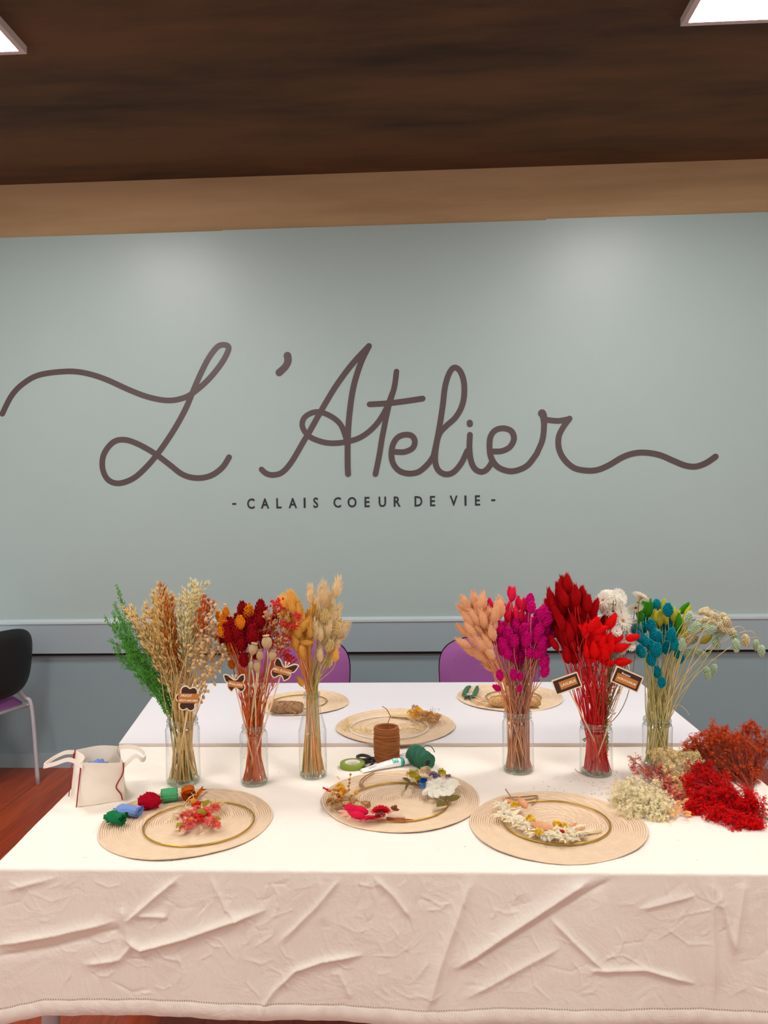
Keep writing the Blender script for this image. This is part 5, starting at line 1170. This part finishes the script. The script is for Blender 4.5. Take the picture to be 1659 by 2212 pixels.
# posy inside hoop A
zm = CT+.005; pz = empty('posy', oz(425, 1760, zm), 'small posy of coral florets and olive leaves inside the front left ring', 'flower posy')
for px, py, r, n, m_ in [(424,1740,.010,26,M_redf),(418,1762,.014,40,M_coral),(445,1757,.015,46,M_coral),(443,1764,.012,26,M_redf),(402,1768,.016,50,M_coral),(464,1748,.013,34,M_coral),(410,1783,.016,52,M_coral),(431,1772,.015,30,M_redf),(457,1780,.017,46,M_coral),(468,1785,.010,20,M_coral),(398,1790,.010,24,M_coral),(425,1750,.010,20,M_coral)]:
    mb = MB(); c = pl(px, py, zm, .016); florets(mb, c, (r*1.1, r*1.1, r), int(n*1.7), .0038); 
    for k in range(6): mb.tube([c+rvec()*r*.6, Vector((c.x*.4+pl(428,1768,zm).x*.6, c.y*.4+pl(428,1768,zm).y*.6, zm+.004))], .0006, 3)
    mb.build('flower_cluster', m_, pz)
for a, b_, w in [((438,1745),(453,1727),.016),((425,1752),(438,1760),.019),((452,1775),(478,1770),.020),((400,1780),(380,1790),.016)]:
    mb = MB(); leafpx(mb, a, b_, w, zm, .012, .024); mb.build('leaf', M_olive, pz)
for px, py, r in ((418,1731,.0075),(413,1772,.0062),(440,1757,.007)):
    mb = MB(); mb.ell(pl(px, py, zm, .026), (.1,0,1), r*2.6, r, 14, 10); mb.build('egg_bud', (M_amb if py != 1757 else M_olive), pz)
mb = MB()
for i in range(80):
    px, py = random.choice([(395,1757),(405,1752),(385,1768),(458,1737),(462,1745),(472,1740),(452,1788),(440,1792),(395,1795),(462,1775)]); p = pl(px+rnd(-8,8), py+rnd(-5,5), zm, .012); dx = px-428
    d = Vector((dx*.02+rnd(-.4,.4), rnd(-.5,.5)-(py-1765)*.02, rnd(0,.5))); mb.grain(p, d, rnd(.012,.02), .0018)
mb.build('husks', M_husk, pz)
mb = MB()
for P in ([(415,1764),(402,1745),(408,1730),(418,1722),(410,1708)], [(412,1760),(393,1748),(405,1728),(420,1715)], [(420,1760),(400,1740),(410,1722),(425,1716)]): mb.tube(catmull([tuple(oz(x, y, zm+.008+.004*i)) for i, (x, y) in enumerate(P)], 6), .0009, 5)
mb.build('stem', S_cream, pz)
# hoop B, white hydrangea cluster
zb_ = CT+.006
def petal(mb, c, n_, r, cup=.25):
    n_ = Vector(n_).normalized(); x = n_.orthogonal().normalized(); y = n_.cross(x); ph = rnd(0,6); vs = [Vector(c)-n_*r*cup*.6]
    for k in range(10): a = ph+math.tau*k/10; rr = r*(1+.16*math.sin(a*2+ph)+.08*math.sin(a*5)); vs.append(Vector(c)+(x*math.cos(a)+y*math.sin(a))*rr+n_*(cup*r*.4*math.sin(a*2)))
    mb.add(vs, [(0, 1+k, 1+(k+1)%10) for k in range(10)])
M_hyd = fluff('white_hydrangea', (246, 242, 226), .3); M_euc = fluff('eucalyptus_leaf', (112, 98, 52), .1); M_blu = fluff('blue_bloom', (30, 96, 176), .2); M_lil = fluff('lilac_bloom', (148, 128, 160), .25)
for px, py, m_ in [(952,1688,1),(938,1690,1),(925,1695,1),(935,1702,1),(950,1700,1),(965,1692,1),(980,1690,1),(984,1698,1),(970,1704,1),(955,1708,1),(942,1712,1),(928,1712,1),(922,1706,1),(965,1712,1),(950,1718,1),(958,1695,1),(974,1700,1),(940,1705,1)]:
    mb = MB(); c = pl(px, py, zb_, .020)
    for k in range(4):
        a = rnd(0, 6.28); petal(mb, c+Vector((math.cos(a+k*1.57)*.0075, math.sin(a+k*1.57)*.0075, rnd(-.003,.004))), Vector((math.cos(a+k*1.57)*.5, math.sin(a+k*1.57)*.5-.5, 1)), rnd(.0075,.0100))
    mb.build('petals', M_hyd, hB)
for a, b_, w in [((888,1692),(869,1680),.012),((886,1692),(875,1709),.010),((902,1694),(908,1676),.013),((888,1693),(900,1694),.009),((966,1735),(943,1743),.026),((967,1732),(995,1720),.019),((962,1727),(983,1719),.012),((962,1730),(968,1718),.012)]:
    mb = MB(); leafpx(mb, a, b_, w, zb_, .008, .016); mb.build('leaf', M_euc, hB)
mb = MB(); mb.tube(catmull([P2(888,1693,.008), P2(905,1698,.01), P2(935,1712,.012), P2(967,1733,.009)], 5), .0012, 5); mb.build('stem', S_brown, hB)
for px, py, r, n, s, m_ in [(892,1675,.018,60,.0045,M_yell and fluff('chartreuse_bloom', (206,190,50), .25)),(903,1684,.010,24,.004,_m['chartreuse_bloom']),(914,1688,.010,44,.0048,M_blu),(914,1699,.010,30,.0045,fluff('pale_blue_bloom', (90,140,190), .25)),(935,1676,.012,26,.005,M_lil),(944,1680,.010,18,.005,M_lil),(968,1678,.006,10,.005,M_lil),(920,1668,.015,30,.008,fluff('cream_bloom', (240,222,180), .3)),(955,1670,.009,12,.008,_m['chartreuse_bloom'])]:
    mb = MB(); florets(mb, pl(px, py, zb_, .018), (r, r, r*.8), n, s); mb.build('flower_cluster', m_, hB)
# hoop B, red cluster
for px, py, r, n, s, m_ in [(735,1700,.012,34,.0045,M_yell),(742,1712,.014,40,.005,M_amb),(722,1725,.018,56,.005,M_husk),(730,1738,.016,50,.005,fluff('tan_bloom', (196,150,96), .2)),(755,1722,.014,36,.005,M_husk),(765,1735,.012,30,.005,_m['tan_bloom']),(790,1740,.012,26,.006,_m['tan_bloom']),(716,1735,.014,40,.005,_m['tan_bloom']),(745,1738,.014,44,.005,M_husk),(725,1712,.012,34,.005,M_amb),(748,1730,.013,40,.005,_m['tan_bloom']),(733,1722,.014,40,.005,M_yell),(775,1743,.012,30,.005,M_husk)]:
    mb = MB(); florets(mb, pl(px, py, zb_, .016), (r, r, r*.8), n, s); mb.build('flower_cluster', m_, hB)
mb = MB()
for i in range(60):
    t = i/60; p = pl(702+t*60, 1703+t*38, zb_, .026-.01*t); d = Vector((-.7+rnd(-.5,.5), .4+rnd(-.6,.6), rnd(0,.6))); mb.grain(p, d, .009, .0016)
mb.build('seed_spike', M_redf, hB)
mb = MB()
for i, (x, y) in enumerate(((757,1673),(755,1684),(755,1691),(753,1698),(754,1706))): mb.ell(pl(x, y, zb_, .03), (0,0,1), .007, .0034, 10, 6)
mb.tube([tuple(pl(757,1673,zb_,.03)), tuple(pl(752,1716,zb_,.02))], .0007, 4); mb.build('seed_beads', mat('bronze_seed', (170, 112, 48), rough=.5), hB)
M_hp = HM['hot_l'][0]
for px, py, dx, dy, s in [(762,1748,-1,.5,1.15),(784,1752,-1,.35,1.2),(776,1760,-1,.2,1.1)]:
    place_head('seed_head', M_hp, pl(px+12, py+4, zb_, .016), (dx, dy, .15), hB, s)
mb = MB(); c = pl(823, 1757, zb_, .016)
for ring in range(3):
    for k in range(16):
        a = math.tau*k/16+ring*.2; d = Vector((math.cos(a), math.sin(a)*.8, .15+.35*ring)); mb.leaf(c+d*.004, d, .024-.004*ring, .007, nrm=(0,0,1))
mb.build('petals', fluff('crimson_petal', (204, 16, 36), .2), hB)
mb = MB()
for dx in (-7, -2, 3, 8): mb.ell(pl(821+dx, 1757+dx%3, zb_, .022), (0,0,1), .010, .0042, 12, 8)
mb.build('flower_center', mat('dark_red_eye', (110, 40, 28), rough=.7, noise_amt=.4, noise_scale=300), hB)
mb = MB(); 
for i in range(70):
    t = rnd(0,1); p = pl(835-t*45, 1768-rnd(0,6)+t*4, zb_, .012); d = Vector((-1, -.35+rnd(-.35,.35), rnd(-.1,.25))); mb.leaf(p, d, rnd(.018,.03), .004, nrm=(0,0,1))
mb.build('feathery_bracts', fluff('pink_red_bract', (226, 30, 70), .25), hB)
mb = MB()
for p0, p1 in [((770,1755),(742,1752)),((765,1757),(730,1766)),((758,1758),(727,1752)),((775,1757),(748,1772)),((772,1756),(736,1745))]: leafpx(mb, p0, p1, .008, zb_, .01, .012)
mb.build('leaf', fluff('pink_leaf', (246, 176, 150), .3), hB)
mb = MB(); c = pl(853, 1750, zb_, .014)
for k in range(14):
    v = rvec(); v.z = abs(v.z); mb.leaf(c, v, .013, .006)
mb.build('star_pod', mat('rust_pod', (136, 68, 36), rough=.8), hB)
mb = MB()
for k in range(5): mb.tube([P2(835,1766+k,.008+.002*(k%2)), P2(893-4*k,1771+k*.8,.006+.001*k)], .0014, 5)
mb.build('stem', mat('terracotta_stem', (190, 96, 66), rough=.8), hB)
mb = MB()
for k in range(6): 
    p = Vector(P2(858+k*3.2, 1771, .008)); mb.tube([p+Vector((0, .005*math.cos(a), .006*math.sin(a))) for a in [math.tau*j/12 for j in range(12)]], .0012, 5, closed=True)
mb.build('binding', M_bt, hB)
for a, b_ in (((733,1685),(727,1678)), ((768,1718),(772,1706))):
    mb = MB(); leafpx(mb, a, b_, .012, zb_, .02, .032); mb.build('leaf', M_amb, hB)
# hoop C garland
zc_ = CT+.006
M_crm = fluff('cream_leaf', (255, 236, 204), .35); M_pch = HM['peach_l'][0]
G = [(1086,1744),(1096,1752),(1088,1764),(1104,1768),(1112,1778),(1124,1782),(1136,1788),(1146,1796),(1160,1800),(1172,1804),(1186,1806),(1200,1806),(1212,1810),(1222,1816),(1234,1808),(1246,1806),(1256,1802),(1224,1798),(1240,1795)]
for i, (px, py) in enumerate(G):
    mb = MB(); c = pl(px, py, zc_, .010)
    for k in range(12):
        a = rnd(0, 6.28); d = Vector((math.cos(a), math.sin(a), rnd(-.05,.6))); mb.leaf(c+d*.002, d, rnd(.018,.032), rnd(.005,.011), nrm=(rnd(-.3,.3),-.4,1))
    mb.build('leaf', M_crm, hC)
    if i % 2 == 0:
        mb = MB(); florets(mb, pl(px+rnd(-8,8), py+rnd(-6,4), zc_, .016), (.014,.014,.008), 30, .0036); mb.build('flower_cluster', M_hyd, hC)
for px, py, r, n in [(1112,1740,.010,50),(1144,1769,.009,34),(1150,1774,.007,20),(1165,1800,.010,36),(1203,1783,.011,44),(1216,1786,.009,30)]:
    mb = MB(); florets(mb, pl(px, py, zc_, .022), (r, r*.8, r), n, .0034); mb.build('flower_cluster', M_yell, hC)
for px, py in ((1166,1786),(1214,1799)):
    mb = MB(); florets(mb, pl(px, py, zc_, .020), (.006,.006,.006), 22, .004); mb.build('flower_cluster', fluff('small_red_bloom', (206, 24, 36), .2), hC)
for px, py, d, s in [(1139,1746,(-.45,.8,.35),.8),(1200,1797,(-1,.35,.2),1.15),(1106,1734,(-.7,.3,.15),.5),(1228,1790,(.5,.3,.2),.5),(1243,1797,(.6,.2,.15),.5)]:
    place_head('seed_head', M_pch, pl(px, py, zc_, .016), d, hC, s)
mb = MB()
for i in range(70):
    px, py = random.choice(G); p = pl(px+rnd(-6,6), py+rnd(-4,6), zc_, .01); mb.grain(p, Vector((rnd(-1,1), rnd(-1,.3), rnd(-.1,.5))), rnd(.010,.018), .0014)
for k in range(5): mb.tube([P2(1262,1800+k*.8,.008), P2(1300,1794+k*1.0,.007)], .0009, 4)
mb.build('husks', M_husk, hC)
mb = MB()
for k in range(8): mb.spike(pl(1078+k*2, 1750-k, zc_, .010), Vector((-1, .5+rnd(-.5,.5), .2)), .022, .0006)
mb.build('stem', S_cream, hC)
# hoop D: dried yellow bundle and pale tendrils lying by the white ring
zd = BT+.005
e = empty('dried_flower_bundle', oz(900, 1553, zd), 'small brown and yellow dried flower bundle resting on the white ring', 'flower posy')
mb = MB()
for k in range(22): mb.tube(catmull([tuple(pl(842, 1546+rnd(-1,1), zd, .006)), tuple(pl(870, 1546+rnd(-3,3), zd, .010)), tuple(pl(895+rnd(-10,20), 1550+rnd(-9,9), zd, .012))], 4), .0010, 4)
mb.build('stem', S_straw, e)
for px, py, r, n, s, m_ in [(905,1536,.014,30,.005,M_yell),(885,1540,.008,18,.005,M_yell),(920,1543,.012,26,.005,M_yell),(900,1545,.020,60,.005,M_amb),(915,1552,.024,80,.005,_m['tan_bloom']),(935,1558,.022,80,.005,_m['tan_bloom']),(898,1533,.016,40,.004,_m['tan_bloom']),(945,1550,.014,40,.005,_m['tan_bloom']),(928,1548,.02,50,.005,fluff('ochre_bloom',(204,140,60),.2))]:
    mb = MB(); florets(mb, pl(px, py, zd, .016), (r, r*1.4, r), n, s); mb.build('flower_cluster', m_, e)
mb = MB()
for i in range(60): p = pl(rnd(885,950), rnd(1532,1565), zd, .024); mb.spike(p, rvec()+Vector((.6,0,.7)), rnd(.010,.02), .0007)
mb.build('dry_twigs', S_brown, e)
M_ten = mat('pale_gold_tendril', (232, 206, 132), rough=.6)
for k, (seq, lab) in enumerate([([(758,1572),(775,1577),(790,1580),(808,1576)], 'pale dried tendril crossing the white ring left of the brown spool'), ([(862,1578),(885,1573),(905,1577),(925,1570)], 'pale dried tendril crossing the white ring right of the brown spool'), ([(744,1580),(750,1572),(754,1566),(752,1560)], 'pale dried tendril at the left rim of the middle back placemat')]):
    mb = MB(); P = catmull([tuple(pl(x, y, zd, .008)) for x, y in seq], 8); mb.tube(P, .0009, 5)
    for p in P[::2]:
        for s in range(2): q = p+Vector((rnd(-.02,.02), rnd(-.03,.03), rnd(0,.01))); mb.tube([p, (p+q)/2+Vector((0,0,.004)), q], .0007, 4); mb.grain(q, rvec(), .006, .0016)
    o = mb.build('dried_tendril', M_ten, loc=P[0]); tag(o, lab, 'dried flower')

# ================================================================ heap of loose florets on the right
def spray(root_px, blobs, m, stem_m, label, s=.0034, dens=1.0, name='broom_bloom_bunch', seed=0, twig=.0005, clusters=None):
    rg = random.Random(seed); random.seed(seed+100); rt = oy(root_px[0], root_px[1], root_px[2]); rt.z = max(rt.z, CT+.006)
    e = empty(name, rt, label, 'dried flower bunch'); st = MB(); fl_ = MB()
    for px, py, Y, rx, ry in blobs:
        c = oy(px, py, Y); k = Y/FPX; R = Vector((rx*k, (rx+ry)*.42*k, ry*k)); c.z = max(c.z, CT+R.z*.55)
        hub = rt.lerp(c, .45)+rvec()*.006; hub.z = max(hub.z, CT+.006); st.tube([rt, hub], .0015, 5)
        N = int(rx*ry/18*dens)
        for i in range(N):
            v = rvec()*rnd(.35, 1.08); p = Vector((c.x+v.x*R.x, c.y+v.y*R.y, c.z+v.z*R.z))
            if p.z < CT+.003: p.z = CT+rnd(.003,.010)
            mid = hub.lerp(p, .5)+rvec()*.007; mid.z = max(mid.z, CT+.003); st.tube([hub, mid, p], [twig*1.6, twig*1.2, twig*.8], 3)
            d = (p-hub).normalized()
            for q in range(int(9*rnd(.6, 1.3))):
                o = (rvec()+d*.5)*rnd(.003, .0115); t = p+o; t.z = max(t.z, CT+.002)
                st.tube([p-d*.003, t], twig*.7, 3); ax = (o.normalized()+Vector((0,-.2,.3))).normalized(); x = ax.orthogonal().normalized(); y = ax.cross(x); ph = rnd(0,6); ss = s*rnd(.7,1.25)
                for kk in range(4):
                    a = ph+math.tau*kk/4; dd = x*math.cos(a)+y*math.sin(a); w = (y*math.cos(a)-x*math.sin(a))*ss*.38; fl_.add([t, t+dd*ss*.7+w+ax*ss*.4, t+dd*ss+ax*ss*.3, t+dd*ss*.7-w+ax*ss*.4], [(0,1,2,3)])
    st.build('twigs', stem_m, e); o = fl_.build('florets', m, e); o['kind'] = 'stuff'
M_rustf = fluff('rust_floret', (222, 86, 30), .2); M_hr = fluff('vivid_red_floret', (218, 6, 10), .2); M_cr = fluff('cream_floret', (255, 233, 188), .2); M_cr2 = fluff('butter_floret', (255, 222, 158), .2); M_ro = fluff('dusty_rose_floret', (234, 130, 108), .2); M_pe = fluff('peach_leaf', (232, 170, 108), .25)
S_rust = stalk_mat('rust_twig', (158, 58, 30)); S_hr = stalk_mat('red_twig', (180, 8, 14)); S_cr = stalk_mat('cream_twig', (255, 240, 205)); S_ro = stalk_mat('rose_twig', (190, 90, 78))
spray((1625,1735,2.02), [(1520,1625,2.24,40,34),(1555,1640,2.24,55,45),(1600,1665,2.2,48,45),(1545,1585,2.3,30,24),(1570,1600,2.28,36,24),(1622,1600,2.32,30,40),(1645,1625,2.3,40,30),(1610,1715,2.12,38,22),(1560,1690,2.18,40,26),(1500,1640,2.24,24,34),(1620,1575,2.34,18,18)], M_rustf, S_rust, 'rust orange feathery bunch heaped at the right rear of the table', .0038, 1.15, seed=1)
spray((1640,1762,1.93), [(1515,1675,2.05,34,30),(1545,1700,2.0,42,34),(1530,1735,1.93,44,30),(1580,1735,1.93,46,32),(1620,1745,1.90,34,34),(1560,1772,1.86,40,20),(1600,1785,1.83,40,16),(1630,1785,1.82,20,16),(1500,1700,2.0,26,30),(1500,1750,1.9,24,18)], M_hr, S_hr, 'vivid red feathery bunch at the right front of the heap', .0032, 1.5, seed=2)
spray((1460,1745,1.96), [(1375,1725,1.95,48,34),(1405,1745,1.91,46,32),(1350,1705,1.99,32,20),(1420,1768,1.87,34,18),(1365,1760,1.88,30,18),(1335,1735,1.93,16,18),(1390,1700,2.0,40,20),(1430,1735,1.93,24,22)], M_cr, S_cr, 'cream feathery bunch nearest the front right placemat', .0036, 1.1, seed=3)
spray((1500,1730,2.0), [(1455,1645,2.12,44,22),(1470,1665,2.08,34,24),(1478,1695,2.04,32,22),(1425,1632,2.14,22,14),(1490,1642,2.12,28,16),(1480,1715,2.0,24,18)], M_cr2, S_cr, 'butter yellow bunch in the middle of the heap, before the teal jar', .0042, 1.5, seed=4)
spray((1475,1740,1.99), [(1405,1665,2.1,34,14),(1430,1675,2.08,26,18),(1440,1700,2.03,24,24),(1455,1725,1.98,24,20),(1375,1640,2.14,22,4),(1370,1653,2.12,16,8)], M_ro, S_ro, 'dusty rose bunch between the two cream bunches', .0032, .9, seed=5)
random.seed(77)
e = empty('dried_leaf_sprig', oz(1462, 1752, CT+.004), 'peach coloured leafy sprig lying between cream and red bunches', 'dried flower bunch')
mb = MB()
for i in range(26): mb.leaf(pl(rnd(1442,1482), rnd(1735,1762), CT, rnd(.004,.018)), Vector((rnd(-1,1), rnd(-1,.2), rnd(-.1,.5))), rnd(.016,.026), rnd(.006,.010), nrm=(0,-.5,1))
mb.build('leaf', M_pe, e)
mb = MB(); mb.tube([tuple(pl(1475,1745,CT,.01)), tuple(pl(1455,1750,CT,.008))], .0012, 5); mb.build('stem', S_brown, e)
mb = MB(); mb.tube([tuple(pl(1590,1740,CT,.012)), tuple(pl(1640,1758,CT,.006)), tuple(pl(1700,1795,CT,.006))], .0030, 8); o = mb.build('dried_branch', mat('brown_bark', (150, 96, 62), rough=.8), loc=pl(1640,1758,CT,.006)); tag(o, 'thick brown stem sticking out to the right from under the red bunch', 'dried flower')
# crumbs and clippings
mb = MB(); random.seed(21)
for i in range(150):
    q = random.random()
    if q < .62: px, py = random.gauss(1300, 55), random.gauss(1700, 16)
    elif q < .8: px, py = rnd(1150, 1340), rnd(1665, 1720)
    else: px, py = rnd(60, 1560), rnd(1640, 1860)
    p = oz(px, py, CT+.0012); a = rnd(0, 6.28); L = rnd(.0015, .007) if q < .8 else rnd(.001,.004); d = Vector((math.cos(a), math.sin(a), 0)); mb.tube([p-d*L/2, p+d*L/2], rnd(.0002,.00045), 4)
mb.tube(catmull([P2(1242,1661,.001), P2(1249,1668,.001), P2(1260,1672,.001)], 4), .0009, 4)
o = mb.build('plant_crumbs', mat('dry_crumbs', (134, 110, 90), rough=.9), loc=oz(1300,1700,CT)); tag(o, 'dark dry crumbs and clippings scattered on the cloth around the deep red jar', 'crumbs', kind='stuff')
